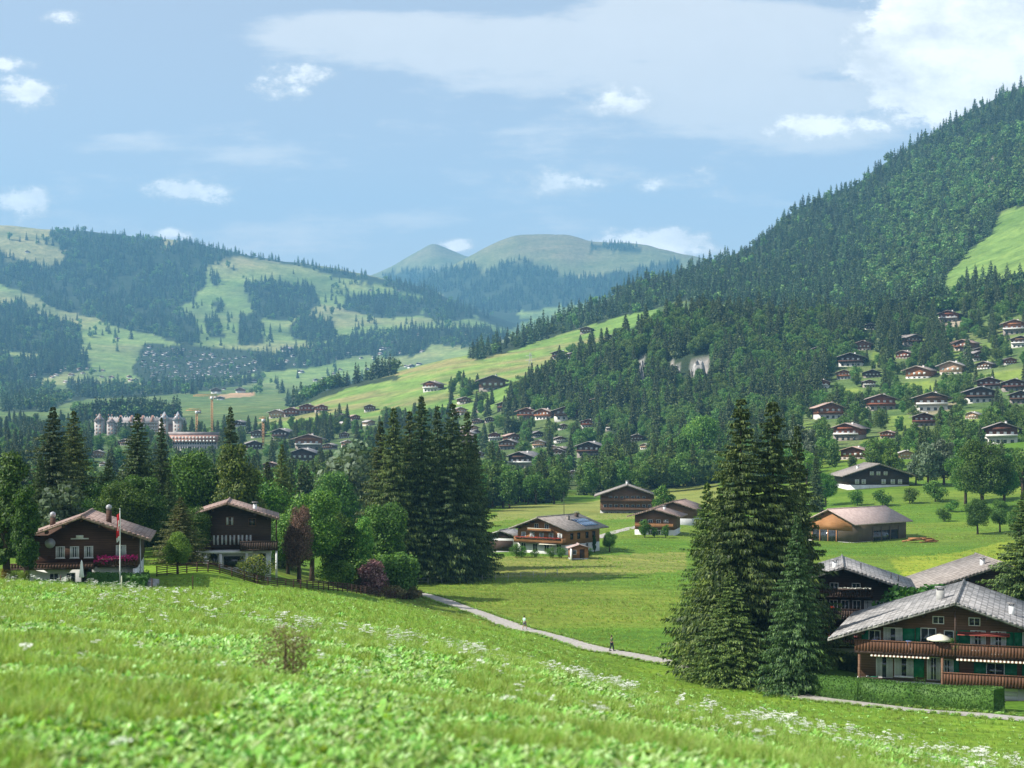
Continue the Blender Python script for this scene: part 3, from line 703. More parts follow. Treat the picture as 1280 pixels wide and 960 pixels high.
# ---- instanced woods: one object per wood, points with size / turn / pick attributes
def pick_collection(name,keys,merged=True):
    c=bpy.data.collections.new(name)
    for i,k in enumerate(keys):
        cm,tm=ASSET[k]
        o=bpy.data.objects.new(f'{name}_{i:02d}',cm); c.objects.link(o)
    return c
def scatter(name,pts,sc,rz,idx,coll,label,cat,kind='stuff',tilt=None):
    me=bpy.data.meshes.new(name); me.vertices.add(len(pts)); me.vertices.foreach_set('co',np.asarray(pts,np.float32).ravel())
    sc=np.asarray(sc,np.float32)
    if sc.ndim==1: sc=np.repeat(sc[:,None],3,1)
    a=me.attributes.new('psc','FLOAT_VECTOR','POINT'); a.data.foreach_set('vector',sc.ravel())
    rot=np.zeros((len(pts),3),np.float32); rot[:,2]=rz
    if tilt is not None: rot[:,:2]=tilt
    a=me.attributes.new('prot','FLOAT_VECTOR','POINT'); a.data.foreach_set('vector',rot.ravel())
    a=me.attributes.new('pidx','INT','POINT'); a.data.foreach_set('value',np.asarray(idx,np.int32))
    o=bpy.data.objects.new(name,me); COL.objects.link(o)
    ng=bpy.data.node_groups.new(name,'GeometryNodeTree')
    ng.interface.new_socket('Geometry',in_out='INPUT',socket_type='NodeSocketGeometry'); ng.interface.new_socket('Geometry',in_out='OUTPUT',socket_type='NodeSocketGeometry')
    gi=ng.nodes.new('NodeGroupInput'); go=ng.nodes.new('NodeGroupOutput')
    ip=ng.nodes.new('GeometryNodeInstanceOnPoints'); ci=ng.nodes.new('GeometryNodeCollectionInfo')
    ci.inputs['Collection'].default_value=coll; ci.inputs['Separate Children'].default_value=True; ci.inputs['Reset Children'].default_value=True
    ip.inputs['Pick Instance'].default_value=True
    def att(nm,t):
        n=ng.nodes.new('GeometryNodeInputNamedAttribute'); n.data_type=t; n.inputs['Name'].default_value=nm; return n.outputs['Attribute']
    l=ng.links.new
    l(gi.outputs[0],ip.inputs['Points']); l(ci.outputs[0],ip.inputs['Instance']); l(att('pidx','INT'),ip.inputs['Instance Index'])
    l(att('psc','FLOAT_VECTOR'),ip.inputs['Scale'])
    e2r=ng.nodes.new('FunctionNodeEulerToRotation'); l(att('prot','FLOAT_VECTOR'),e2r.inputs[0]); l(e2r.outputs[0],ip.inputs['Rotation'])
    l(ip.outputs[0],go.inputs[0])
    md=o.modifiers.new('scatter','NODES'); md.node_group=ng
    tag(o,label,cat,None,kind); return o
C_FAR=pick_collection('farpick',['sp2_0','sp2_1','sp2_2','sp2_3','br2_0','br2_1','br2_2'])
C_MID=pick_collection('midpick',['sp1_0','sp1_1','sp1_2','sp1_3','br1_0','br1_1','br1_2','br1_3','silver0'])
def wood_points(polys,y0,y1,stepx,stepy,hr,broad=0.0,broad_poly=None,jit=.9,noise_cut=None):
    pts=[];sc=[];ix=[]
    allp=np.array([p for poly in polys for p in poly]); xs=(allp[:,0].min(),allp[:,0].max()); ys_=(allp[:,1].min(),allp[:,1].max())
    gx=np.arange(max(xs[0],-120),min(xs[1],1400),stepx); gy=np.arange(ys_[0],ys_[1],stepy)
    for yy0 in gy:
        X=gx+rng.uniform(-jit,jit,len(gx))*stepx*.6; Y=yy0+rng.uniform(-jit,jit,len(gx))*stepy*.6
        ok=np.zeros(len(gx),bool)
        for p in polys: ok|=inpoly(X,Y,p)
        for a,b in zip(X[ok],Y[ok]):
            if noise_cut and vnoise(np.array(a/noise_cut[0]),np.array(b/noise_cut[0]),5)<noise_cut[1]: continue
            q=hit(a,b,y0,y1)
            if q is None: continue
            pts.append((q[0],q[1],q[2]-.3))
            pb_=broad if broad<.1 else min(.95,max(.02,(float(vnoise(np.array(a/24.),np.array(b/13.),19))*.6+float(vnoise(np.array(a/7.),np.array(b/5.),29))*.4-.5)*3.2+broad))
            isb=rng.random()<(pb_ if broad_poly is None else (.85 if inpoly(np.array([a]),np.array([b]),broad_poly)[0] else broad))
            h=rng.uniform(*hr)*(0.68 if isb else 1.0); wd=rng.uniform(.85,1.25)
            sc.append((h*wd,h*wd,h)); ix.append((4+rng.integers(0,3)) if isb else rng.integers(0,4))
    return pts,sc,rng.uniform(0,6.28,len(pts)),ix
def wood(name,label,*a,**kw):
    pts,sc,rz,ix=wood_points(*a,**kw)
    print(name,len(pts)); return scatter(name,pts,sc,rz,ix,C_FAR,label,'wood')
wood('wood','dark blue spruce wood covering the slopes of the long mountain on the left',FAR_WOODS[:11]+[FAR_WOODS[12]]+FAR_WOODS[13:14],2400,6100,3.6,3.6,(18,30),.12,noise_cut=(8,.27))
wood('wood','tree belts with hedges along the far valley floor beyond the hotel',FAR_WOODS[14:],1500,3900,4.2,4.0,(14,24),.45)
wood('wood','low trees between the tiny roofs of the dense hillside village on the left',FAR_WOODS[11:12],1500,3900,7.5,6,(9,15),.5)
wood('wood','scattered clumps of trees strung over the pastures of the long mountain on the left',[[(-60,300),(0,292),(200,300),(300,325),(480,360),(640,400),(640,470),(330,500),(-60,500)]],2400,5100,7,6,(14,26),.3,noise_cut=(16,.70))
wood('wood','dark spruce wood on the flanks of the twin distant peaks',PEAK_WOODS,5600,9000,3.4,3.2,(22,34),.0,noise_cut=(9,.33))
wood('wood','dense dark spruce forest rising up the steep mountain on the right',[RIGHT_WOOD],1160,2480,5.4,4.4,(12,22),.24,broad_poly=BROAD_PATCH)
wood('wood','thin tree cover on the upper slope between the last chalets and the forest',[UPPER_HILL],1120,1640,8.5,7.5,(15,22),.55)
# the knoll wood: nearer, denser trees
def knoll():
    pts,sc,rz,ix=wood_points([KNOLL],700,1400,7.2,6.0,(13,22),.72)
    kp=[];ks=[];kr=[];ki=[]
    for p,s,r_,i in zip(pts,sc,rz,ix):
        px=CX+F*p[0]/p[1]; py=HZ-F*p[2]/p[1]
        if inpoly(np.array([px]),np.array([py]),[(834,452),(890,442),(892,486),(834,484)])[0]: continue
        if 794<px<809 and 445<py<486: continue
        kp.append(p);ks.append(s);kr.append(r_);ki.append(i if i<4 else 4+int(rng.integers(0,4)))
    print('knoll',len(kp))
    scatter('wood',kp,ks,kr,ki,C_MID,'mixed spruce and leafy wood covering the rocky knoll above the village','wood')
knoll()
# lone trees on the far pastures
def lone(name,label,spots,hr,group):
    for (a,b) in spots:
        q=hit(a,b,2400 if a<640 else 900,6200)
        if q is None: continue
        h=rng.uniform(*hr); place_tree(f'sp2_{rng.integers(0,4)}' if rng.random()<.7 else f'br2_{rng.integers(0,3)}',q[0],q[1],h,label,group,name='spruce_tree' if 0 else 'pasture_tree')
lone('pasture_tree','lone dark tree on the pale pasture of the long mountain on the left',
 [(12,300),(25,302),(33,300),(58,306),(340,350),(240,352),(246,360),(285,335),(292,338),(420,380),(424,388),(407,378),(285,412),(292,416),(415,394),(350,415),(445,402),(453,408),(462,404),(470,412),(395,432),(405,436),(300,425),(276,432),(548,406),(553,410),(560,412),(508,405),(515,408),(577,430),(110,385),(130,392),(164,424),(195,420),(140,372),(500,430),(340,428),(370,438),(338,424),(236,348),(468,405)],(20,30),'lone pasture trees on the left mountain')
lone('pasture_tree','lone tree on the green valley floor behind the towered hotel',[(146,498),(155,505),(180,505),(232,497),(245,492),(300,486),(345,480),(372,473),(196,506),(205,500),(120,500),(240,505),(205,503),(228,492),(135,508),(325,485),(450,482),(470,478)],(14,22),'lone trees on the far valley floor')
# ---------------------------------------------------------------- houses
class H:
    """a gabled chalet; local x along the gable front, y back along the ridge, z up from the ground under the gable"""
    def __init__(s,name,label,px,Y,ang,zb,hw,Ln,cat='chalet',keep=None,group=None):
        x=(px-CX)/F*Y; s.o=empty(name,(x,Y,zb),-R(ang),label,cat,group); s.hw=hw; s.L=Ln; s.keep=keep
        if keep: KEEP.append(tuple(keep)+(Y,))
    def mapf(s,mb,face):
        if face=='front': return mb
        out=[]
        for (x,y,z) in mb.v:
            if face=='right': out.append((s.hw-y,x,z))
            elif face=='left': out.append((-s.hw+y,s.L-x,z))
        mb.v=out
        return mb
    def part(s,name,mb,mat,parent=None,face='front',**kw):
        return s.mapf(mb,face).build(name,mat,parent or s.o,**kw)
    def base(s,z1,mat='plaster',z0=-1.6,hw=None,grow=0):
        s.part('base',MB().box(-(s.hw+grow),s.hw+grow,-grow,s.L+grow,z0,z1),mat)
    def body(s,z0,hs,hp,he,mat,th=.26):
        def zt(x): return hp-(hp-he)*abs(x)/hs-th-.012
        s.part('timber_wall',MB().extr_y([(-s.hw,z0),(s.hw,z0),(s.hw,zt(s.hw)),(0,zt(0)),(-s.hw,zt(s.hw))],0,s.L),mat)
        s.prof=(hs,hp,he)
    def roof(s,hs,hp,he,of,ob,mat,th=.24,verge=True,edge='village_plaster',vm='dark_timber',ridge=True):
        mb=MB().extr_y([(-hs,he),(0,hp),(hs,he),(hs,he-th),(0,hp-th),(-hs,he-th)][::-1],-of,s.L+ob)
        sl=math.atan2(hp-he,hs)
        if verge:
            n=int(hs/.42)
            for sg in (-1,1):
                for k in range(n):
                    xa=hs*(k+.12)/n; xb=hs*(k+.9)/n
                    za=hp-(hp-he)*xa/hs; zb=hp-(hp-he)*xb/hs
                    for y0 in (-of-.03,):
                        mb.add([(sg*xa,y0,za-.02),(sg*xb,y0,zb-.02),(sg*xb,y0+.5,zb-.02),(sg*xa,y0+.5,za-.02),
                                (sg*xa,y0,za+.07),(sg*xb,y0,zb+.10),(sg*xb,y0+.5,zb+.10),(sg*xa,y0+.5,za+.07)],
                               [(0,3,2,1),(4,5,6,7),(0,1,5,4),(1,2,6,5),(2,3,7,6),(3,0,4,7)])
        if ridge: mb.tube([(0,-of-.05,hp+.03),(0,s.L+ob,hp+.03)],.13,6)
        r=s.part('roof',mb,mat); s.r=r
        if vm:
            for fx in (-.93,-.62,-.32,0,.32,.62,.93):
                x=fx*min(s.hw,hs-.5); z=hp-(hp-he)*abs(x)/hs-th-.30
                s.part('purlin',MB().box(x-.13,x+.13,-of+.25,0.0,z,z+.26),vm)
        return r
    def chimney(s,x,y,w=.5,h=1.1,mat='plaster',cap='slate_tiles',ball=False):
        hs,hp,he=s.prof; z=hp-(hp-he)*abs(x)/hs
        c=s.part('chimney',MB().box(x-w/2,x+w/2,y-w/2,y+w/2,z-.5,z+h),mat,s.r)
        if ball: 
            m=MB(); m.lathe([(.02,z+h+.02),(.22,z+h+.08),(.31,z+h+.28),(.25,z+h+.48),(.06,z+h+.58)],x,y,12); m.build('chimney_cowl','grey_metal',s.r,True)
        else:
            m=MB().box(x-w/2-.14,x+w/2+.14,y-w/2-.14,y+w/2+.14,z+h+.18,z+h+.27)
            for a in (-1,1):
                for b in (-1,1): m.box(x+a*w*.4-.04,x+a*w*.4+.04,y+b*w*.4-.04,y+b*w*.4+.04,z+h-.01,z+h+.18)
            m.build('chimney_cowl',cap,s.r)
        return c
    def win(s,u,z,w,h,face='front',frame='white_paint',nm=1,bars=0,shut=None,sw=None,cur=False,both=True,d=.0,name='window',sill=None):
        f=MB(); t=.07
        f.box(u-w/2-t,u+w/2+t,-.05-d,-d+.0,z-t,z+0.0); f.box(u-w/2-t,u+w/2+t,-.05-d,-d,z+h,z+h+t)
        f.box(u-w/2-t,u-w/2,-.05-d,-d,z,z+h); f.box(u+w/2,u+w/2+t,-.05-d,-d,z,z+h)
        for k in range(nm):
            x=u-w/2+w*(k+1)/(nm+1); f.box(x-.03,x+.03,-.045-d,-.012-d,z,z+h)
        for k in range(bars):
            q=z+h*(k+1)/(bars+1); f.box(u-w/2,u+w/2,-.04-d,-.014-d,q-.02,q+.02)
        wo=s.part(name,f,frame,face=face)
        s.part('pane',MB().box(u-w/2+.002,u+w/2-.002,-.010-d,-.002-d,z+.002,z+h-.002),'glass',wo,face)
        if cur:
            c=MB(); 
            for sg in (-1,1):
                a=u+sg*w/2-sg*.01; b=u+sg*w*(.12 if cur==2 else .2)
                n=5; x0,x1=min(a,b),max(a,b)
                for k in range(n):
                    c.box(x0+(x1-x0)*k/n,x0+(x1-x0)*(k+.8)/n,-.028-d,-.013-d-(.006 if k%2 else 0),z+.02,z+h-.01)
            s.part('curtain',c,'curtain',wo,face)
        if sill: s.part('sill',MB().box(u-w/2-.12,u+w/2+.12,-.16-d,-.052-d,z-.13,z-.075),sill,wo,face)
        if shut:
            sw=sw or w/2+.04
            for sg in ((-1,1) if both is True else (both,)):
                xa=u+sg*(w/2+t+.02); xb=xa+sg*sw; m=MB().box(min(xa,xb),max(xa,xb),-.075-d,-.02-d,z-.04,z+h+.04)
                m.box(min(xa,xb)+.05,max(xa,xb)-.05,-.092-d,-.075-d,z+h*.48,z+h*.53)
                s.part('shutter',m,shut,face=face)
        return wo
    def balcony(s,z,x0,x1,depth=1.2,rh=1.0,mat='balcony_boards',face='front',holes=True,slab=.18,post=None,bm='dark_timber',rail=None):
        b=MB().box(x0,x1,-depth,-.003,z-slab,z)
        bo=s.part('balcony',b,bm,face=face)
        m=MB(); n=max(3,int((x1-x0)/.27)); 
        for k in range(n):
            xa=x0+(x1-x0)*k/n; xb=xa+(x1-x0)/n*.9
            m.box(xa,xb,-depth,-depth+.035,z-.12,z+rh-.07)
        for xs in (x0,x1-.035):
            k=0
            while k<int(depth/.28): m.box(xs,xs+.035,-depth+.05+k*.28,-depth+.05+k*.28+.24,z-.12,z+rh-.07); k+=1
        s.part('railing',m,mat,bo,face)
        r=MB().box(x0-.03,x1+.03,-depth-.05,-depth+.08,z+rh-.065,z+rh+.02)
        s.part('handrail',r,rail or mat,bo,face)
        if post:
            for p in post: s.part('post',MB().box(p-.08,p+.08,-depth+.02,-depth+.18,post_z(s,p,z),z-slab-.003) ,bm,face=face)
        return bo
    def flowers(s,x0,x1,y,z,mat,parent=None,r=.22,dens=60,zs=1.0,name='flower_box'):
        m=MB().box(x0,x1,y-.12,y+.08,z-.22,z-.02)
        bo=s.part(name,m,'dark_timber',parent)
        rg=np.random.default_rng(int(abs(x0)*100)+7); n=int(dens*(x1-x0)); p=np.stack([rg.uniform(x0,x1,n),y-.02+rg.normal(0,r*.5,n),z+rg.normal(0,r*.55,n)*zs],-1)
        u=rg.normal(size=(n,3)); u/=np.linalg.norm(u,axis=1)[:,None]; v=np.cross(u,rg.normal(size=(n,3))); v/=np.linalg.norm(v,axis=1)[:,None]
        q=np.stack([p-u*.07,p-v*.07,p+u*.07,p+v*.07],1).reshape(-1,3)
        o=bpy.data.objects.new('blossom',make_quads('blossom',q,mat)); COL.objects.link(o); o.parent=bo; return bo
def post_z(s,p,z): return -1.2

# 1 --- large chalet with green shutters on the right
zb=-24.2
h=H('chalet','large brown chalet with green shutters and long balconies behind the clipped hedge',1195,131,19,zb,8.5,18,keep=(1048,1290,735,862))
h.base(2.25,'plaster'); hs,hp,he=10.9,9.35,5.75
h.body(2.25,hs,hp,he,'brown_timber'); h.roof(hs,hp,he,2.0,1.0,'slate_tiles',th=.22)
h.chimney(-1.6,5.5,.7,.9,'concrete'); h.chimney(4.6,4.5,.45,.75,'white_paint')
b=h.balcony(4.75,-8.6,9.0,1.5,1.0)
b2=h.balcony(2.25,-1.0,9.0,1.4,.95,rail='balcony_boards')
for p in (-8.2,-1.1,9.0): h.part('post',MB().box(p-.1,p+.1,-1.42,-1.22,-1.2,4.56),'brown_timber')
h.part('post',MB().box(-.07,.07,-1.52,-1.38,4.56,8.6),'dark_timber')
zU=4.78
h.win(-7.0,zU,.9,1.6,shut='green_paint',both=-1,sw=.6,cur=0,name='balcony_door')
h.win(-5.4,zU+.15,1.5,1.75,nm=2,shut='green_paint',both=1,sw=1.05,cur=1)
h.win(-2.35,zU,1.2,2.0,nm=1,shut='green_paint',both=-1,sw=.4,name='balcony_door')
h.win(-.6,zU+.4,.7,1.45,nm=0,shut='green_paint',both=1,sw=.45)
h.win(1.85,zU+.35,1.15,1.6,shut='green_paint',both=-1,sw=.85,cur=1,sill='white_paint')
h.win(3.55,zU,1.15,1.95,cur=1,shut='green_paint',both=1,sw=.6)
h.win(6.35,zU+.3,1.5,1.65,nm=2,cur=1,shut='green_paint',sw=.65,sill='white_paint')
zG=2.28
h.win(-7.6,zG-.1,.1,.1,nm=0,shut='green_paint',both=1,sw=.75)
h.win(-6.15,zG,1.3,1.95,nm=2,cur=1,name='balcony_door'); h.win(-4.45,zG+.2,1.5,1.65,nm=2,cur=1,sill='white_paint',shut='green_paint',both=1,sw=.9)
h.win(-1.9,zG,1.0,1.95,nm=1,cur=1,name='balcony_door'); h.win(-.75,zG+.25,.95,1.55,cur=1,shut='green_paint',both=1,sw=.45)
h.win(3.3,zG+.1,1.4,1.6,nm=1,shut='green_paint',sw=1.0); h.win(7.0,zG+.1,1.0,1.6,nm=1,shut='green_paint',sw=.9)
h.win(-1.5,7.3,.85,.55,nm=1); h.win(1.55,7.25,.85,.6,nm=1)
h.part('awning',MB().add([(.15,-.9,6.52),(4.5,-.9,6.52),(4.5,-.02,6.66),(.15,-.02,6.66),(.15,-.9,6.44),(4.5,-.9,6.44),(4.5,-.02,6.6),(.15,-.02,6.6)],[(0,3,2,1)[::-1],(4,5,6,7)[::-1],(0,1,5,4),(1,2,6,5),(2,3,7,6),(3,0,4,7)]),'red_cloth')
def striped(x0,x1,z,dep,mats=('cream_cloth','red_cloth')):
    m=MB(); n=int((x1-x0)/.16)
    for k in range(n):
        a=x0+(x1-x0)*k/n; c=x0+(x1-x0)*(k+1)/n
        m.add([(a,-dep,z),(c,-dep,z),(c,-1.0,z+.22),(a,-1.0,z+.22),(a,-dep,z-.07),(c,-dep,z-.07),(c,-1.0,z+.16),(a,-1.0,z+.16)],[(3,2,1,0),(4,5,6,7),(0,1,5,4),(2,3,7,6)],k%2)
    h.part('awning',m,list(mats))
striped(.1,9.0,4.36,1.7,('cream_cloth','brown_timber')); striped(-7.2,-2.2,4.38,1.62,('cream_cloth','brown_timber'))
gd=MB().box(2.3,5.2,-.06,-.01,-.05,1.95)
for k in range(5): gd.box(2.34,5.16,-.085,-.06,.05+k*.39,.05+k*.39+.34)
h.part('garage_door',gd,'white_paint')
h.part('floor_beam',MB().box(-8.32,8.32,-.08,0-.003,2.05,2.25),'dark_timber')
# things standing on the balcony
def onh(hh,x,y,z): return hh.o.matrix_basis @ Vector((x,y,z)) if False else Matrix.Translation(hh.o.location)@Matrix.Rotation(hh.o.rotation_euler.z,4,'Z')@Vector((x,y,z))
def parasol(hh,x,y,z,label,r=1.15,hgt=2.0):
    p=onh(hh,x,y,z); e=empty('parasol',p,0,label,'parasol')
    MB().tube([(0,0,.12),(0,0,hgt)],.025,8).build('pole','white_paint',e); MB().lathe([(.28,0),(.28,.06),(.06,.12)],n=14).build('foot','concrete',e)
    m=MB(); n=8; top=(0,0,hgt+.05)
    vs=[top]+[(r*math.cos(2*PI*i/n),r*math.sin(2*PI*i/n),hgt-.42) for i in range(n)]+[(r*math.cos(2*PI*(i+.0)/n),r*math.sin(2*PI*i/n),hgt-.6) for i in range(n)]
    fs=[(0,1+i,1+(i+1)%n) for i in range(n)]+[(1+i,1+n+i,1+n+(i+1)%n,1+(i+1)%n) for i in range(n)]
    o=m.add(vs,fs).build('canopy','cream_cloth',e); s_=o.modifiers.new('s','SOLIDIFY'); s_.thickness=.02
    return e
parasol(h,-1.35,-.85,4.76,'cream parasol open on the upper balcony of the green-shuttered chalet',r=1.12,hgt=1.75)
def chair(hh,x,y,z,rz,label):
    p=onh(hh,x,y,z); e=empty('chair',p,rz,label,'chair')
    MB().box(-.24,.24,-.24,.24,.42,.46).build('seat','blue_cloth',e)
    MB().add([(-.24,.22,.46),(.24,.22,.46),(.24,.26,.46),(-.24,.26,.46),(-.24,.36,1.02),(.24,.36,1.02),(.24,.4,1.02),(-.24,.4,1.02)],[(0,3,2,1),(4,5,6,7),(0,1,5,4),(1,2,6,5),(2,3,7,6),(3,0,4,7)]).build('backrest','blue_cloth',e)
    for a in (-.21,.21):
        for b_ in (-.21,.21): MB().tube([(a,b_,0),(a*.95,b_*.95,.42)],.018,6).build('leg','white_paint',e)
for x,l in ((-6.9,'blue folding chair at the left end of the upper balcony'),(-4.0,'blue folding chair on the upper balcony between the first and second balcony door')): chair(h,x,-.75,4.76,2.9,l)
pl=onh(h,-.25,-1.0,4.76)
place_tree('bush1',pl.x,pl.y,1.5,'potted green shrub beside the cream parasol on the upper balcony',name='shrub',cat='plant',z=pl.z+.05)

# 2 --- dark chalet behind it
h=H('chalet','dark timber chalet with red balcony flowers half hidden by the right-hand spruces',1054,165,12,-25.2,6.3,13,keep=(1035,1160,700,815))
hs,hp,he=8.0,10.35,7.75
h.base(1.2,'plaster'); h.body(1.2,hs,hp,he,'dark_timber'); h.roof(hs,hp,he,1.8,1.0,'slate_tiles')
h.chimney(-.9,1.6,.5,.6,'white_paint')
for x in (2.0,5.3,6.1): h.part('roof_vent',MB().tube([(x,4,hp-(hp-he)*x/hs-.2),(x,4,hp-(hp-he)*x/hs+.7)],.06,8),'dark_metal',h.r)
bb=h.balcony(4.7,-6.5,6.6,1.2,1.0,mat='dark_timber'); b3=h.balcony(7.1,-4.2,3.2,1.0,.8,mat='dark_timber'); b4=h.balcony(2.0,-6.5,6.6,1.2,1.0,mat='dark_timber')
h.flowers(-3.6,-1.0,-1.3,5.85,'red_flower',bb,.2,90); h.flowers(-3.4,-1.4,-1.3,3.6,'red_flower',b4,.2,90); h.flowers(-.6,3.0,-1.15,8.0,'umbel_white',b3,.08,40)
h.part('parapet_stripe',MB().box(-2.2,3.0,-1.34,-1.25,2.6,2.72),'red_cloth')
for k in range(9): h.win(-4.8+k*1.25,4.75,.75,1.75,nm=1,cur=(2 if k in(2,6) else 0))
for x in (-3.5,-1.0,1.4): h.win(x,7.15,.8,1.25,nm=1)
for k in range(7): h.win(-4.4+k*1.45,1.55,.8,1.2,nm=1)
# 3 --- grey roof behind
h=H('chalet','chalet showing only its plain grey roof behind the green-shuttered chalet',1252,176,4,-24.8,6.5,12,keep=(1200,1290,703,740))
hs,hp,he=9.5,9.35,6.1; h.base(2.5); h.body(2.5,hs,hp,he,'dark_timber'); h.roof(hs,hp,he,1.6,1.0,'grey_brown_tiles'); h.win(-3,3.4,1,1.3); h.win(0,3.4,1,1.3); h.win(3,3.4,1,1.3); h.win(0,6.6,1,1)
h.chimney(-1.5,3,.5,.6)

# 4 --- left chalet with the flag
h=H('chalet','dark old chalet with magenta flowers and brown tiled roof beside the flagpole',103,147,-11,-15.6,5.35,11,keep=(28,185,650,712))
hs,hp,he=6.6,7.35,5.0
h.base(2.25,'plaster',-1.5); h.body(2.25,hs,hp,he,'old_timber'); h.roof(hs,hp,he,1.5,.8,'brown_tiles',vm='old_timber')
h.chimney(-3.4,5.5,.5,.75,'old_timber',ball=True); h.chimney(2.35,2.6,.5,1.2,'old_timber',ball=True)
for x in (-4.6,-2.1,-.75,.6): h.win(x,3.25,.72,1.0,cur=1,nm=1,sill='white_paint')
h.win(3.7,3.3,.85,1.0,cur=2,nm=1)
h.part('wall_arms',MB().box(-1.1,.6,-.06,-.01,5.0,5.12).box(-.6,.1,-.08,-.01,5.12,5.4),'white_paint')
bb=h.balcony(2.35,-6.6,1.2,1.5,.45,mat='old_timber',slab=.2); b5=h.balcony(2.45,1.5,5.4,1.1,.75,mat='old_timber')
h.flowers(1.5,5.4,-1.25,3.2,'magenta_flower',b5,.3,150,.8); h.flowers(1.2,2.6,-1.2,2.9,'magenta_flower',b5,.25,120,.9)
for x in (-2.7,-1.1,2.6): h.win(x,.75,.75,.9,frame='white_paint',nm=1)
h.win(.4,.4,.9,1.7,nm=1,frame='old_timber',name='door')
h.part('wing_wall',MB().add([(4.9,-2.2,-1.2),(5.35,-2.2,-1.2),(5.35,0,-1.2),(4.9,0,-1.2),(4.9,-1.2,2.1),(5.35,-1.2,2.1),(5.35,0,2.2),(4.9,0,2.2)],[(0,3,2,1),(4,5,6,7),(0,1,5,4),(1,2,6,5),(2,3,7,6),(3,0,4,7)]),'plaster')
h.part('drainpipe',MB().tube([(5.6,-.6,-.8),(5.6,-.6,5.1)],.06,8),'grey_metal')
d=MB(); d.lathe([(.02,0),(.25,.02),(.42,.09),(.5,.17)],n=18); 
p=onh(h,-3.0,-.55,4.65); e=empty('satellite_dish',p,0,'round pale satellite dish on the front of the dark old chalet on the left','satellite dish'); e.rotation_euler=(R(75),0,R(15))
o=d.build('dish','grey_metal',e,True); MB().tube([(0,0,-.45),(0,0,0)],.03,6).build('arm','dark_metal',e)
h4=h
# flagpole
p=P(150,141.5); e=empty('flagpole',(p.x,p.y,p.z),0,'white flagpole with a limp red and white flag in front of the dark chalet','flagpole')
MB().lathe([(.07,-.3),(.06,2),(.04,7.3),(.02,7.35)],n=10).build('pole','white_paint',e); MB().lathe([(.0,7.35),(.08,7.42),(.08,7.5),(.0,7.56)],n=10).build('finial','grey_metal',e)
m=MB(); nx,nz=7,14
for i in range(nx):
    for j in range(nz):
        t=j/(nz-1); u=i/(nx-1); wv=math.sin(u*9+t*2)*.13*(.4+t)
        m.v.append((-.05-u*.30*(1-.35*t)+.05*math.sin(t*6),wv,7.1-2.6*t-.22*u))
for i in range(nx-1):
    for j in range(nz-1):
        a=i*nz+j; m.f.append([a,a+1,a+nz+1,a+nz]); 
        cu_,cv=(i+.5)/(nx-1),(j+.5)/(nz-1)
        m.mi.append(1 if ((abs(cu_-.5)<.12 and abs(cv-.42)<.2) or (abs(cu_-.5)<.34 and abs(cv-.42)<.07) or cv>.86) else 0)
m.build('flag',['flag_red','white_paint'],e,True)
# closed white parasol in the garden
p=P(102,140); e=empty('closed_parasol',(p.x,p.y,p.z+.15),0,'closed white parasol standing in front of the white ground floor of the dark chalet','parasol')
MB().tube([(0,0,0),(0,0,2.3)],.03,8).build('pole','grey_metal',e); MB().lathe([(.02,2.5),(.09,2.3),(.16,1.6),(.24,.9),(.17,.85)],n=9).build('canopy','white_paint',e); MB().lathe([(.3,0),(.3,.08),(.08,.14)],n=12).build('foot','concrete',e)

# 5 --- second chalet on the left
h=H('chalet','tall dark chalet with a white arched ground floor left of the purple-leaved tree',284,176,-9,-16.3,5.1,10,keep=(246,342,634,706))
hs,hp,he=6.1,8.0,6.1
h.base(2.35,'plaster',-1.5); h.body(2.35,hs,hp,he,'dark_timber'); h.roof(hs,hp,he,1.6,.8,'brown_tiles',vm='dark_timber')
h.chimney(3.2,3,.45,.6,'plaster')
for k in range(5): h.win(-1.3+k*.95,2.95,.68,1.15,cur=1,nm=1,frame='old_timber')
h.win(-3.2,3.0,.8,1.1,cur=2,frame='old_timber'); h.win(-2.6,5.3,.8,.9,nm=1,cur=2,frame='brown_timber'); h.win(.3,5.3,.8,.9,nm=1,frame='brown_timber',cur=1); h.win(2.9,5.2,.7,.8,frame='brown_timber')
b6=h.balcony(2.5,1.5,5.9,1.5,.95,mat='dark_timber'); 
for p_ in (5.75,): h.part('post',MB().box(p_-.12,p_+.12,-1.4,-1.15,-1.2,2.3),'plaster'); h.part('post',MB().box(p_-.08,p_+.08,-1.4,-1.2,3.5,6.0),'dark_timber')
h.part('terrace_roof',MB().box(-5.15,3.0,-1.0,-.003,2.0,2.3),'plaster')
def arch(hh,u,z,w_,h_,name='arched_opening'):
    pts=[(u-w_/2,z),(u+w_/2,z)]+[(u+w_/2*math.cos(a),z+h_-w_/2+w_/2*math.sin(a)) for a in [PI*i/8 for i in range(9)]]
    hh.part(name,MB().extr_y(pts,-.03,-.004),'glass')
arch(h,-1.6,.15,1.05,1.75); h.part('shop_opening',MB().box(-4.9,-2.8,-.03,-.004,.25,1.35),'glass'); h.part('shop_opening',MB().box(-.4,1.9,-.03,-.004,.3,1.6),'glass'); h.win(4.1,0,.8,1.9,name='door',frame='white_paint',nm=0)
for x in (-4.9,-2.5,-.75,2.3): h.part('pillar',MB().box(x-.17,x+.17,-.95,-.6,-1.2,2.0),'plaster')
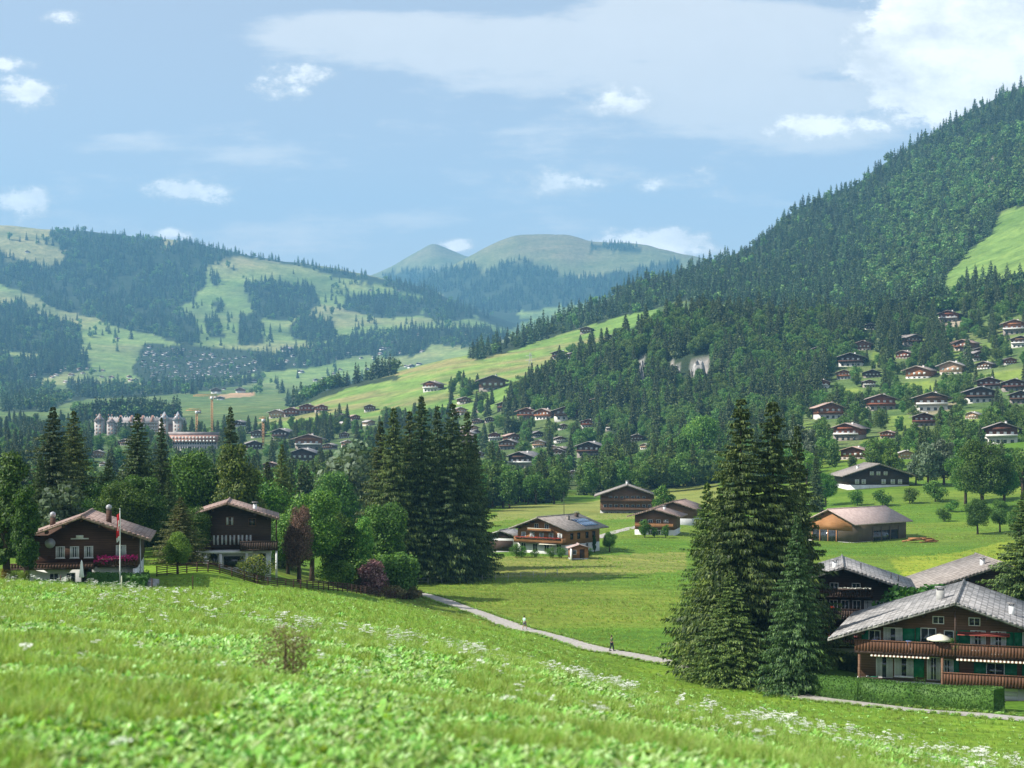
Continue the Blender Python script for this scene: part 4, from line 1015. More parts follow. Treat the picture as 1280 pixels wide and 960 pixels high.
# 6 --- orange timber chalet with solar panels
h=H('chalet','orange-brown chalet with solar panels on its grey roof out on the open field',677,287,35,-23.3,5.6,12.2,keep=(640,746,645,692))
hs,hp,he=6.9,6.95,4.6
h.base(1.7,'plaster'); h.body(1.7,hs,hp,he,'orange_timber'); h.roof(hs,hp,he,1.5,1.4,'grey_brown_tiles',verge=False)
h.chimney(1.3,10.5,.6,.7,'dark_timber'); h.chimney(2.2,6,.5,.6,'grey_brown_tiles')
sl=(hp-he)/hs; m=MB()
for k in range(4):
    for j in range(2):
        xa=2.5+j*1.7; xb=xa+1.6; ya=6.6+k*1.25; yb=ya+1.18; za=hp-sl*xa+.03; zb_=hp-sl*xb+.03
        m.add([(xa,ya,za),(xb,ya,zb_),(xb,yb,zb_),(xa,yb,za),(xa,ya,za+.1),(xb,ya,zb_+.1),(xb,yb,zb_+.1),(xa,yb,za+.1)],[(0,3,2,1),(4,5,6,7),(0,1,5,4),(1,2,6,5),(2,3,7,6),(3,0,4,7)])
h.part('solar_panel',m,'solar',h.r)
b7=h.balcony(2.1,-5.6,5.7,1.3,.95,mat='orange_timber'); b8=h.balcony(4.3,-2.6,2.8,1.0,.45,mat='orange_timber',rail='cream_cloth')
for x in (-4.2,-2.2,0,2.2,4.2): h.win(x,2.6,.9,1.25,cur=1,frame='white_paint')
for x in (-1.2,1.2): h.win(x,4.45,.8,1.1)
for x in (-4.2,-1.5,1.2,4.0): h.win(x,.2,1.0,1.5,frame='white_paint')
for y in (2,4.5,7.5,10): h.win(y,2.7,.9,1.1,face='right',frame='dark_timber'); h.win(y,.5,.9,1.2,face='right')
h.part('awning',MB().box(.6,4.4,-1.9,-1.32,1.75,1.87),'cream_cloth')
h.flowers(-5.2,5.2,-1.42,3.0,'red_flower',b7,.14,45)
h6=h
h=H('garage','small open garage with a white front left of the orange-brown chalet',626,292,22,-23.4,3.6,6,cat='garage',keep=(612,640,664,682))
hs,hp,he=4.6,4.15,2.75; h.base(.4,'concrete'); h.body(.4,hs,hp,he,'plaster'); h.roof(hs,hp,he,.6,.4,'slate_tiles',verge=False)
h.part('door',MB().box(-2.6,2.6,-.05,-.004,.1,2.1),'dark_timber'); h.part('gable_board',MB().extr_y([(-3.3,2.62),(3.3,2.62),(0,3.72)],-.07,-.004),'dark_timber')
h=H('garden_shed','little garden shed with a red roof in front of the orange-brown chalet',724,276,-6,-23.6,1.7,2.4,cat='shed',keep=(712,735,680,694))
hs,hp,he=2.2,2.75,2.1; h.base(.2,'concrete'); h.body(.2,hs,hp,he,'orange_timber',.1); h.roof(hs,hp,he,.35,.3,'rose_tiles',th=.1,verge=False,vm=None)
h.r.data.materials[0]=M['red_cloth'] if False else M['rose_tiles']
h.win(-.9,.95,.6,.7,nm=0); h.part('door',MB().box(.1,1.0,-.05,-.004,.2,1.85),'dark_timber'); h.part('porch_wall',MB().box(-1.75,-1.55,-1.4,-.004,-.2,2.0),'white_paint')
# 7 --- big brown farmhouse
h=H('chalet','broad brown farmhouse chalet standing alone below the wood at the top of the field',784,430,4,-24.6,7.8,15,keep=(744,822,605,645))
hs,hp,he=9.6,9.3,6.0
h.base(2.0,'concrete'); h.body(2.0,hs,hp,he,'brown_timber'); h.roof(hs,hp,he,1.8,1,'grey_brown_tiles'); h.chimney(.0,8,.7,.8,'plaster')
for z in (2.6,5.0):
    for k in range(9 if z<4 else 7): h.win((k-(4 if z<4 else 3))*1.6,z,.8,1.0,frame='curtain',nm=0)
h.balcony(4.6,-7.7,7.7,1.0,.85,mat='brown_timber'); h.balcony(2.1,-7.7,7.7,1.0,.7,mat='brown_timber')
for k in range(8): h.win(-6+k*1.7,.4,.9,1.0)
# 8 --- chalet beside
h=H('chalet','small brown chalet at the end of the field lane below and right of the farmhouse',818,330,14,-22.9,4.4,10,keep=(800,852,634,668))
hs,hp,he=6.0,5.9,4.2; h.base(1.2); h.body(1.2,hs,hp,he,'brown_timber'); h.roof(hs,hp,he,1.2,1,'brown_tiles')
for x in (-2.6,-.9,.9,2.6): h.win(x,2.5,.8,.9,frame='curtain'); h.win(x,.15,.8,.85)
h.balcony(1.9,-4.2,4.3,.9,.8,mat='orange_timber'); h.chimney(1.5,5,.5,.6)
h=H('chalet','low brown chalet whose roof shows behind the small chalet beside the farmhouse',842,372,20,-23.6,4.6,12,keep=(838,870,628,640))
hs,hp,he=6.0,6.3,4.4; h.base(2.0); h.body(2.0,hs,hp,he,'brown_timber'); h.roof(hs,hp,he,1.2,1,'brown_tiles'); h.win(-2,2.6,.8,1); h.win(1,2.6,.8,1)
# 9 --- barn
h=H('barn','long field barn with a rose-brown roof and an orange boarded gable end',1038,329,49,-24.6,6.0,20,cat='barn',keep=(1010,1140,632,680))
hs,hp,he=7.3,7.6,4.5; h.base(.5,'concrete'); h.body(.5,hs,hp,he,'barn_boards'); h.roof(hs,hp,he,1.0,.8,'rose_tiles',verge=False)
sl=(hp-he)/hs
h.part('gable_boarding',MB().extr_y([(-5.8,3.0),(5.8,3.0),(5.8,hp-sl*5.8-.34),(0,hp-.34),(-5.8,hp-sl*5.8-.34)],-.1,-.004),'orange_timber')
h.part('open_front',MB().box(-5.0,2.0,-.06,-.004,.3,2.85),'glass'); 
for x in (-4.9,-2.8,-.6,1.7): h.part('post',MB().box(x-.12,x+.12,-.16,-.062,-.3,2.98),'orange_timber')
h.part('open_bay',MB().box(7.2,17.0,-.05,-.004,-.2,2.7),'glass',face='right')
for y in (7.2,10.4,13.7,17.0): h.part('post',MB().box(y-.12,y+.12,-.16,-.052,-.3,3.5),'barn_boards',face='right')
hb=h
# 10 --- black chalet under the orchard
h=H('chalet','wide black chalet with a white base above the orchard and the barn',1098,450,-2,-17.6,9.4,16,keep=(1052,1142,580,612))
hs,hp,he=11.4,8.0,4.3; h.base(1.6); h.body(1.6,hs,hp,he,'dark_timber'); h.roof(hs,hp,he,1.8,1,'grey_brown_tiles')
for x in (-6.5,-4.5,1.6,4.4,6.6): h.win(x,2.0,1.1,1.2,frame='white_paint',nm=1,cur=2)
for x in (-2,0,2.2): h.win(x,4.6,1.0,1.0,cur=2)
h.chimney(-5,5,.7,.8); h.part('white_gate',MB().box(-5.2,-2.8,-.1,-.004,-.1,1.2),'white_paint')

# ---------------------------------------------------------------- village chalets: three prototypes, copied
def proto(kind):
    e=empty('chalet',(0,0,0),0); s=H.__new__(H); s.o=e; s.hw=5; s.L=11
    wallm='village_wall'; hs,hp,he=6.6,7.0,4.7
    if kind==0:
        s.base(2.0,'village_plaster'); s.body(2.0,hs,hp,he,wallm); s.roof(hs,hp,he,1.5,.8,'village_roof',verge=False,vm=None,ridge=False)
        s.part('balcony',MB().box(-5.2,5.2,-1.0,-.003,2.5,3.2),wallm)
    elif kind==1:
        s.base(2.6,'village_plaster'); s.body(2.6,hs,hp+.6,he+.6,wallm); s.roof(hs,hp+.6,he+.6,1.4,.8,'village_roof',verge=False,vm=None,ridge=False)
        for z in (2.7,5.0): s.part('balcony',MB().box(-5.1 if z<4 else -3,5.1 if z<4 else 3,-1.0,-.003,z,z+.75),'village_plaster' if z<4 else wallm)
    else:
        s.base(1.2,'village_plaster'); s.body(1.2,hs,hp-.6,he-.6,wallm); s.roof(hs,hp-.6,he-.6,1.5,.8,'village_roof',verge=False,vm=None,ridge=False)
    s.chimney(1.6,4,.7,.7,'village_plaster',cap='village_roof')
    for x in (-3.4,-1.1,1.1,3.4):
        s.part('window',MB().box(x-.5,x+.5,-.05,-.003,(3.3 if kind<2 else 2.2),(4.3 if kind<2 else 3.2)),'white_paint' if kind==1 else 'curtain')
        s.part('window',MB().box(x-.5,x+.5,-.05,-.003,.5,1.1 if kind==2 else 1.6),'glass')
    register(e); return e
PR=[proto(k) for k in range(3)]; used=[False]*3
TIN={'red':((1.55,.95,.85),(1.15,1.0,.95)),'dark':((.55,.52,.55),(.95,.95,.97)),'brown':((1.1,1.1,1.1),(1.1,1.05,1.0)),'orange':((2.2,1.6,1.1),(1.25,1.1,1.0)),'pale':((3.2,3.6,4.0),(1.5,1.5,1.5)),'plum':((.85,.62,.75),(1.1,1.05,1.05)),'rust':((1.4,1.0,.85),(1.45,1.1,.95))}
def chalet(px,py,wpx,kind,tint,ang,label,group=None,ymin=500,ymax=2500,tall=1.0,deep=1.0,name=None,keep=True,cat='chalet'):
    q=hit(px,py,ymin,ymax)
    if q is None: q=hit(px,py+6,ymin,ymax)
    if q is None: print('no ground for',px,py); return
    x,Y,z=q; W=wpx/F*Y; s=W/13.2
    if used[kind]: e=copy_tree(PR[kind])
    else: e=PR[kind]; used[kind]=True
    for k in ('label','category','group'):
        if k in e: del e[k]
    tag(e,label,cat,group); e.location=(x,Y,z-.2*s); e.rotation_euler=(0,0,-R(ang)+math.atan2(-x,Y)*.5); e.scale=(s,s*deep,s*tall)
    wt,rt=TIN[tint]; BT=random.choice([(.8,.78,.72,1),(.55,.5,.45,1),(.4,.36,.33,1),(.9,.9,.88,1)])
    if tint!='pale' and tall==1: e.scale=(s,s*deep,s*random.uniform(.86,1.0))
    for c in e.children_recursive if hasattr(e,'children_recursive') else []:
        nm=c.name.split('.')[0]
        c.color=(rt[0],rt[1],rt[2],1) if nm in('roof','chimney_cowl') else ((wt[0],wt[1],wt[2],1) if nm in('timber_wall','balcony') and not (nm=='balcony' and 'plaster' in c.data.materials[0].name) else ((1,1,1,1) if nm!='base' else BT))
    if keep: KEEP.append((px-wpx/2,px+wpx/2,py-wpx*.52*tall,py,Y))
    return e
VC=[
(1185,403,30,1,'red',20,'red-brown chalet standing alone on a pale bank below the high green meadow'),
(1268,418,36,1,'orange',10,'large reddish chalet at the right edge just under the high meadow wood'),
(1276,434,30,1,'brown',15,'white-based chalet directly below the large reddish chalet at the right edge'),
(976,400,20,0,'brown',0,'small brown chalet alone in the wood on top of the knoll'),
(1088,412,18,2,'dark',0,'tiny dark chalet between trees above the spruce row on the upper slope'),
(1033,424,20,0,'dark',15,'small dark chalet highest at the left of the slope hamlet'),
(1078,438,28,2,'rust',5,'rust-roofed chalet above the dark gabled chalet of the slope hamlet'),
(1063,458,38,0,'dark',12,'dark gabled chalet with pale base in the middle of the slope hamlet'),
(1055,474,24,0,'orange',10,'orange wooden chalet just below the dark gabled chalet'),
(1090,472,26,2,'dark',0,'dark-roofed chalet with a pale wall right of the orange wooden chalet'),
(1146,473,38,2,'orange',28,'long low chalet with an orange end wall left of the pale building site'),
(1188,468,36,2,'pale',25,'pale half-finished building under white sheeting on the slope'),
(1236,487,36,0,'plum',8,'dark plum chalet on the left of the pair at the upper right edge'),
(1268,489,36,0,'plum',4,'dark plum chalet on the right of the pair at the upper right edge'),
(1102,513,44,0,'red',0,'dark red chalet with a wide grey roof above the red-brown terrace garden'),
(1165,514,50,1,'brown',4,'wide chalet with rows of white balconies beside the dry bank'),
(1226,503,44,0,'dark',2,'black-brown chalet with a low white base right of the dry bank'),
(1276,505,34,0,'dark',8,'dark chalet cut by the right edge below the plum pair'),
(1038,524,42,0,'rust',-6,'rust-brown chalet at the left end of the middle row of the hillside'),
(1155,533,36,0,'plum',6,'small dark plum chalet below the one with white balconies'),
(1057,551,42,1,'red',24,'bright red-brown chalet above a small green lawn'),
(1252,555,50,1,'plum',6,'large dark plum chalet with pale balconies above the round green tree'),
(1066,574,40,2,'rust',20,'low rust-roofed building half hidden left of the white block'),
(1133,574,24,2,'pale',0,'white flat-fronted building behind the grey-green willow'),
(1214,524,20,2,'pale',30,'small white pavilion on the slope left of the plum chalet'),
(596,530,16,0,'brown',10,'small chalet nearest the tall spruce clump at the left end of the village'),
(612,528,16,0,'dark',0,'dark little chalet beside the first chalet right of the spruce clump'),
(581,505,20,0,'brown',-10,'brown chalet just above the tips of the tall spruce clump'),
(630,514,24,0,'brown',20,'grey-roofed chalet in trees below the long brown farm building'),
(658,524,30,0,'rust',8,'warm brown chalet left of the orange-gabled row'),
(683,505,18,2,'pale',0,'pale-roofed chalet above the orange-gabled row'),
(678,525,28,0,'orange',30,'orange-gabled chalet at the left of the long grey-roofed row'),
(708,525,38,0,'brown',-2,'wide chalet forming the right of the long grey-roofed row'),
(745,516,38,1,'red',6,'tall red-brown chalet right of the long grey-roofed row'),
(735,534,24,0,'red',4,'deep red chalet below the tall red-brown one'),
(618,551,20,1,'red',0,'reddish chalet on the left of the stepped cluster'),
(642,551,24,2,'rust',-15,'rust-roofed chalet at the top of the stepped cluster'),
(634,562,28,0,'brown',12,'brown chalet in the middle of the stepped cluster'),
(598,572,18,0,'brown',0,'small brown hipped cottage left of the stepped cluster'),
(650,586,42,1,'dark',25,'dark chalet with two white balcony bands in the village trees'),
(736,571,40,0,'dark',14,'black chalet with white base standing between trees in the village middle'),
(716,598,18,1,'pale',0,'narrow pale house below the black white-based chalet'),
(796,552,22,2,'brown',0,'pale-eaved brown cottage among trees left of the knoll foot'),
(818,530,26,1,'pale',-12,'grey-roofed white cottage at the foot of the knoll wood'),
(616,488,42,2,'brown',-4,'long brown farm building at the foot of the spur meadow'),
(652,485,18,2,'brown',10,'short brown barn beside the long farm building under the spur meadow'),
(640,497,18,0,'brown',30,'chalet on the yellow patch below the long farm building'),
(538,489,26,1,'red',20,'red-brown chalet alone on the spur meadow above the spruce clump'),
(700,449,26,0,'dark',10,'left one of the two farmhouses high on the spur meadow'),
(716,449,18,0,'brown',-20,'right one of the two farmhouses high on the spur meadow'),
(733,417,20,2,'brown',0,'brown barn on the crest of the spur meadow'),
(780,428,12,0,'rust',10,'small pinkish chalet at the upper end of the spur meadow beside the knoll wood'),
(762,424,14,2,'dark',10,'small dark barn between the crest barn and the knoll wood'),
(385,563,42,1,'orange',0,'wide orange-timbered building with a long balcony in the left village'),
(378,578,40,2,'dark',10,'dark low building directly below the wide orange-timbered one'),
(350,550,28,0,'dark',20,'dark gabled chalet left of the wide orange-timbered building'),
(322,547,22,2,'brown',0,'grey-roofed chalet right of the tall pair of spruces in the left village'),
(318,562,26,2,'dark',-12,'dark-roofed long chalet below the grey-roofed one in the left village'),
(345,523,24,2,'pale',12,'pale-walled building on the left of the reddish row under the spur meadow'),
(364,521,24,0,'rust',4,'first chalet of the reddish row under the spur meadow'),
(384,517,26,0,'red',0,'middle chalet of the reddish row under the spur meadow'),
(402,515,20,0,'rust',-8,'last chalet of the reddish row under the spur meadow'),
(430,548,16,0,'brown',0,'brown chalet left of the spruce clump in the left village'),
(410,562,18,0,'brown',18,'small chalet right of the wide orange-timbered building'),
(300,575,18,1,'brown',-8,'brown chalet glimpsed between the garden trees and the left village'),
(462,515,18,0,'brown',0,'chalet at the foot of the spur meadow left of the spruce clump'),
(122,572,20,2,'pale',0,'pale low house below the left tower of the castle hotel'),
(128,583,10,1,'pale',8,'narrow white house under the pale low house'),
(152,596,14,1,'pale',0,'small white house between the tall dark tree and the first spruce'),
(208,598,18,2,'pale',0,'pale house showing between the two slim spruces'),
(34,505,16,2,'pale',0,'pale far house above the tree belt at the left edge'),
]
for a in VC: chalet(*a[:6],a[6],ymin=520 if a[0]>560 or a[1]>500 else 900)
def hamlet(n,poly,wr,ymin,label,group,tints):
    xs=[p[0] for p in poly]; ys=[p[1] for p in poly]; k=t=0
    while k<n and t<n*80:
        t+=1; a=random.uniform(min(xs),max(xs)); b=random.uniform(min(ys),max(ys)); w_=random.uniform(*wr)
        if not inpoly(np.array([a]),np.array([b]),poly)[0]: continue
        if any(x0-4<a+w_/2 and a-w_/2<x1+4 and y0-2<b and b-w_*.5<y1+2 for x0,x1,y0,y1,_ in KEEP): continue
        chalet(a,b,w_,random.choice([0,0,2,1]),random.choice(tints),random.uniform(-35,35),label,group,ymin=ymin); k+=1
        if random.random()<.6: SOFT.append(KEEP.pop())
hamlet(26,[(1000,440),(1100,420),(1280,440),(1280,600),(1150,600),(1000,570)],(20,32),500,'smaller chalet tucked among the trees of the right-hand hillside hamlet','smaller chalets of the right-hand hillside',('brown','dark','red','rust','plum'))
hamlet(28,[(575,500),(760,500),(840,520),(840,560),(620,585),(575,560)],(14,26),520,'small chalet half hidden by trees in the middle village','small chalets of the middle village',('brown','dark','brown','rust','pale'))
hamlet(16,[(290,530),(470,515),(470,600),(300,600)],(14,24),700,'small house half hidden by trees in the left village','small houses of the left village',('brown','dark','pale','rust'))
hamlet(5,[(90,545),(210,560),(210,600),(90,600)],(12,18),700,'pale small house glimpsed between the big spruces below the castle hotel','houses below the castle hotel',('pale','brown'))
# far tiny houses
FH=[]
def tiny(n,poly,label,group,wr=(5,8),ymin=2000,tints=('dark','brown','brown','pale')):
    xs=[p[0] for p in poly]; ys=[p[1] for p in poly]; k=0; t=0; got=[]
    while k<n and t<n*60:
        t+=1; a=rng.uniform(min(xs),max(xs)); b=rng.uniform(min(ys),max(ys))
        if not inpoly(np.array([a]),np.array([b]),poly)[0]: continue
        if any(abs(a-c)<5.2 and abs(b-d)<2.6 for c,d in got): continue
        got.append((a,b)); FH.append((a,b,label,group,rng.uniform(*wr),ymin,tints[int(rng.integers(0,len(tints)))])); k+=1
tiny(95,[(172,450),(185,432),(225,436),(262,444),(325,448),(335,460),(300,470),(250,478),(190,474)],'tiny grey-roofed house in the dense hillside village below the left mountain','dense hillside village on the left',wr=(4.5,6.5),tints=('dark','brown','dark'))
tiny(26,[(30,462),(110,458),(160,468),(210,474),(205,482),(100,480),(40,486)],'tiny pale house along the far tree belt at the foot of the left mountain','houses along the far tree belt',tints=('pale','rust','brown'))
tiny(34,[(330,450),(420,428),(520,418),(590,418),(600,432),(520,446),(440,452),(350,462)],'tiny house scattered through the tree strips on the far valley side','scattered houses on the far valley side')
tiny(14,[(230,484),(320,472),(500,452),(560,452),(480,470),(350,482),(240,496)],'tiny farmhouse on the green far valley floor','farmhouses on the far valley floor',tints=('brown','dark'))
for (a,b,wd) in [(34,316,6),(146,424,5),(195,419,5),(383,366,5),(463,364,5),(497,364,6),(356,440,14),(525,410,5),(580,428,6),(270,492,16),(300,491,14),(515,460,10),(500,470,8),(182,493,9),(275,500,10)]:
    FH.append((a,b,f'lone farmhouse on the far slopes','lone farmhouses on the far slopes',wd,1900,'brown'))
tm=MB(); tm.box(-5,5,0,9,-2,2.2); 
tw=MB().extr_y([(-5,2.2),(5,2.2),(5,4.1),(0,6.0),(-5,4.1)],0,9)
trf=MB().extr_y([(-6.4,3.9),(0,6.5),(6.4,3.9),(6.4,3.6),(0,6.2),(-6.4,3.6)][::-1],-1.2,10)
ME=(tm.mesh('small_base','village_plaster'),tw.mesh('small_wall','village_wall'),trf.mesh('small_roof','village_roof'))
for (a,b,lab,grp,wd,ymin,tint) in FH:
    q=hit(a,b,ymin,5600)
    if q is None: continue
    x,Y,z=q; s=wd/F*Y/12.8
    e=empty('farmhouse' if 'farm' in lab else 'house',(x,Y,z-.3),rng.uniform(-.6,.6),lab,'house',grp); e.scale=(s,s,s)
    wt,rt=TIN[tint]
    for nm,me,c in (('base',ME[0],(1,1,1)),('wall',ME[1],wt),('roof',ME[2],[v*1.35 for v in rt])): o=link_mesh(nm,me,e); o.color=(c[0],c[1],c[2],1)
# ---------------------------------------------------------------- castle hotel, long hotel, cranes, pylon
def win_grid(mb,x0,x1,z0,nz,dz,nx,w,h_,y=-.06):
    for j in range(nz):
        for i in range(nx):
            u=x0+(x1-x0)*(i+.5)/nx; mb.box(u-w/2,u+w/2,y,y+.05,z0+j*dz,z0+j*dz+h_)
Yh=1230; sc=F/Yh
def hx(px): return (px-178)/sc
base=P(178,Yh); 
e=empty('castle_hotel',(base.x,Yh,base.z-1),0,'castle-like hotel with pale pointed towers above the village on the left','hotel')
zrow=lambda py: (HZ-py)/F*Yh-(base.z-1)
MB().box(hx(134),hx(228),0,16,-4,zrow(530)).build('wall','hotel_timber',e)
MB().extr_y([(hx(133),zrow(530)),(hx(229),zrow(530)),(hx(226),zrow(522)),(hx(136),zrow(522))],-.6,16).build('roof','hotel_roof',e)
for px,top,rt_,wd in ((124,526,516,10),(205,525,514,11),(222,525,514,10),(139,528,520,9)):
    tw_=MB(); a,b=hx(px-wd/2),hx(px+wd/2); tw_.box(a,b,-2.5,b-a-2.5,-4,zrow(top)); to=tw_.build('tower','hotel_wall',e)
    c=(a+b)/2; d=(b-a)/2+.7; m=MB(); cy0=-2.5+(b-a)/2
    m.add([(c-d,cy0-d,zrow(top)),(c+d,cy0-d,zrow(top)),(c+d,cy0+d,zrow(top)),(c-d,cy0+d,zrow(top)),(c-d*.35,cy0-d*.35,zrow(top)+(zrow(rt_)-zrow(top))*.55),(c+d*.35,cy0-d*.35,zrow(top)+(zrow(rt_)-zrow(top))*.55),(c+d*.35,cy0+d*.35,zrow(top)+(zrow(rt_)-zrow(top))*.55),(c-d*.35,cy0+d*.35,zrow(top)+(zrow(rt_)-zrow(top))*.55),(c,cy0,zrow(rt_))],
      [(0,1,5,4),(1,2,6,5),(2,3,7,6),(3,0,4,7),(4,5,8),(5,6,8),(6,7,8),(7,4,8),(3,2,1,0)]); m.build('spire','grey_metal' if px>150 else 'hotel_roof',to)
    m=MB(); win_grid(m,a+.3,b-.3,2,6,2.9,2,1.0,1.7,-2.56); m.build('window','hotel_timber',to)
m=MB(); win_grid(m,hx(136),hx(198),3,5,2.9,20,1.1,1.6,-.08); m.build('window','curtain',e)
for z_ in (5.8,8.7,11.6): MB().box(hx(136),hx(198),-1.2,-.1,z_-.6,z_+.2).build('balcony','hotel_wall',e)
for px in (150,164,178,190): MB().extr_y([(hx(px-3),zrow(529)),(hx(px+3),zrow(529)),(hx(px),zrow(519))],-.9,6).build('dormer','hotel_timber',e)
KEEP.append((118,150,518,548,Yh)); KEEP.append((185,230,514,548,Yh))
Yl=960; sc2=F/Yl; base=P(242,Yl); hx2=lambda px:(px-242)/sc2; zr=lambda py:(HZ-py)/F*Yl-(base.z-1)
e=empty('long_hotel',(base.x,Yl,base.z-1),R(-4),'long pale hotel with a red-brown mansard roof below the castle hotel','hotel')
MB().box(hx2(207),hx2(273),0,14,-4,zr(553)).build('wall','hotel_wall',e)
MB().extr_y([(hx2(205),zr(553)),(hx2(275),zr(553)),(hx2(271),zr(544)),(hx2(209),zr(544))],-.8,14.5).build('roof','hotel_timber',e)
MB().box(hx2(209),hx2(271),1,13,zr(544)+.01,zr(540)).build('attic','hotel_roof',e)
m=MB(); win_grid(m,hx2(209),hx2(271),1,3,2.9,20,1.0,1.6,-.07); m.build('window','glass',e)
m=MB(); win_grid(m,hx2(209),hx2(271),zr(552),2,2.2,14,1.1,1.0,-1.0); m.build('dormer','white_paint',e)
KEEP.append((210,275,538,566,Yl))
def crane(px,py_base,top,Y,jl,jr,label):
    q=P(px,Y); H_=(HZ-top)/F*Y-q.z; e=empty('tower_crane',(q.x,Y,q.z),0,label,'crane')
    m=MB(); w_=.6
    for a in (-w_,w_):
        for b_ in (-w_,w_): m.box(a-.13,a+.13,b_-.13,b_+.13,-1,H_-2)
    k=0
    while k<H_-3:
        for y_ in (-w_,w_): m.tube([(-w_,y_,k),(w_,y_,k+2)],.12,4); m.tube([(w_,y_,k),(-w_,y_,k+2)],.12,4)
        k+=2
    m.build('mast','orange_paint',e)
    m=MB(); m.box(-jl,jr,-.5,-.2,H_-2,H_-1.6).box(-jl,jr,.2,.5,H_-2,H_-1.6).box(-jl+2,jr*.9,-.15,.15,H_-.8,H_-.5)
    for k in range(int((jl+jr)/2.5)): m.tube([(-jl+k*2.5,0,H_-1.8),(-jl+k*2.5+1.2,0,H_-.6),(-jl+k*2.5+2.4,0,H_-1.8)],.1,4)
    m.build('jib','orange_paint',e); MB().box(-.9,.9,-1.6,-.2,H_-4.2,H_-2.2).build('cab','white_paint',e)
    MB().box(jr-2.5,jr,-.7,.7,H_-4.0,H_-2.05).build('counterweight','concrete',e)
crane(265,543,492,1100,14,4,'taller orange tower crane behind the long pale hotel')
crane(246,543,510,1080,8,3,'shorter orange tower crane just left of the taller one')
crane(329,552,520,1050,3,2,'small orange crane mast right of the tall pair of spruces')
q=P(663,1150); e=empty('power_pylon',q,0,'thin lattice power pylon on the spur meadow','pylon')
m=MB(); 
for a in (-1,1):
    for b_ in (-1,1): m.tube([(a*2.2,b_*2.2,0),(a*.4,b_*.4,24)],.14,4)
for k in range(6):
    r0=2.2-1.8*k/6; r1=2.2-1.8*(k+1)/6
    for b_ in (-1,1): m.tube([(-r0,b_*r0,k*4),(r1,b_*r1,k*4+4)],.08,4)
m.build('tower','grey_metal',e)
for z_ in (18,21.5): MB().box(-3.6,3.6,-.12,.12,z_,z_+.25).build('arm','grey_metal',e)
# ---------------------------------------------------------------- path, driveway, hedges, fences
def ribbon(name,pts,width,mat,off=.05,label=None,step=1.2,kind='structure'):
    w3=[P(a,b) for a,b in pts]
    # smooth resample
    xy=np.array([(p.x,p.y) for p in w3]); d=np.concatenate([[0],np.cumsum(np.linalg.norm(np.diff(xy,axis=0),axis=1))])
    q=np.arange(0,d[-1],step); c=pchip(d,xy,q)
    k=np.ones(9)/9; c=np.stack([np.convolve(np.pad(c[:,i],4,mode='edge'),k,'valid') for i in (0,1)],-1)
    t=np.gradient(c,axis=0); t/=np.linalg.norm(t,axis=1)[:,None]; n=np.stack([t[:,1],-t[:,0]],-1)
    m=MB(); nc=7
    for i in range(len(c)):
        for j in range(nc):
            s=(j/(nc-1)-.5)*width*(1+.05*math.sin(i*.9)+.04*math.sin(i*2.3)); x,y=c[i]+n[i]*s
            m.v.append((x,y,ground_z(x,y)+off-(.04 if j in(0,nc-1) else 0)))
    for i in range(len(c)-1):
        for j in range(nc-1): m.f.append([i*nc+j,i*nc+j+1,(i+1)*nc+j+1,(i+1)*nc+j]); m.mi.append(0)
    o=m.build(name,mat,None,True); tag(o,label,None,None,kind); return o,c
PATHPTS=[(470,231),(500,228),(532,222),(560,214),(600,203),(640,192),(700,178),(760,167.5),(820,160.5),(870,155),(940,146),(1000,136.5),(1050,130.5),(1130,123.5),(1200,118),(1280,113.5),(1400,108),(1600,100)]
path,pc=ribbon('path',PATHPTS,3.3,'gravel_path',.07)
ribbon('driveway',[(1000,137.5),(1025,143),(1060,147),(1110,150),(1150,152)],3.6,'gravel_path',.06)
ribbon('lane',[(742,322),(770,345),(800,362),(820,378)],3.0,'gravel_path',.08)

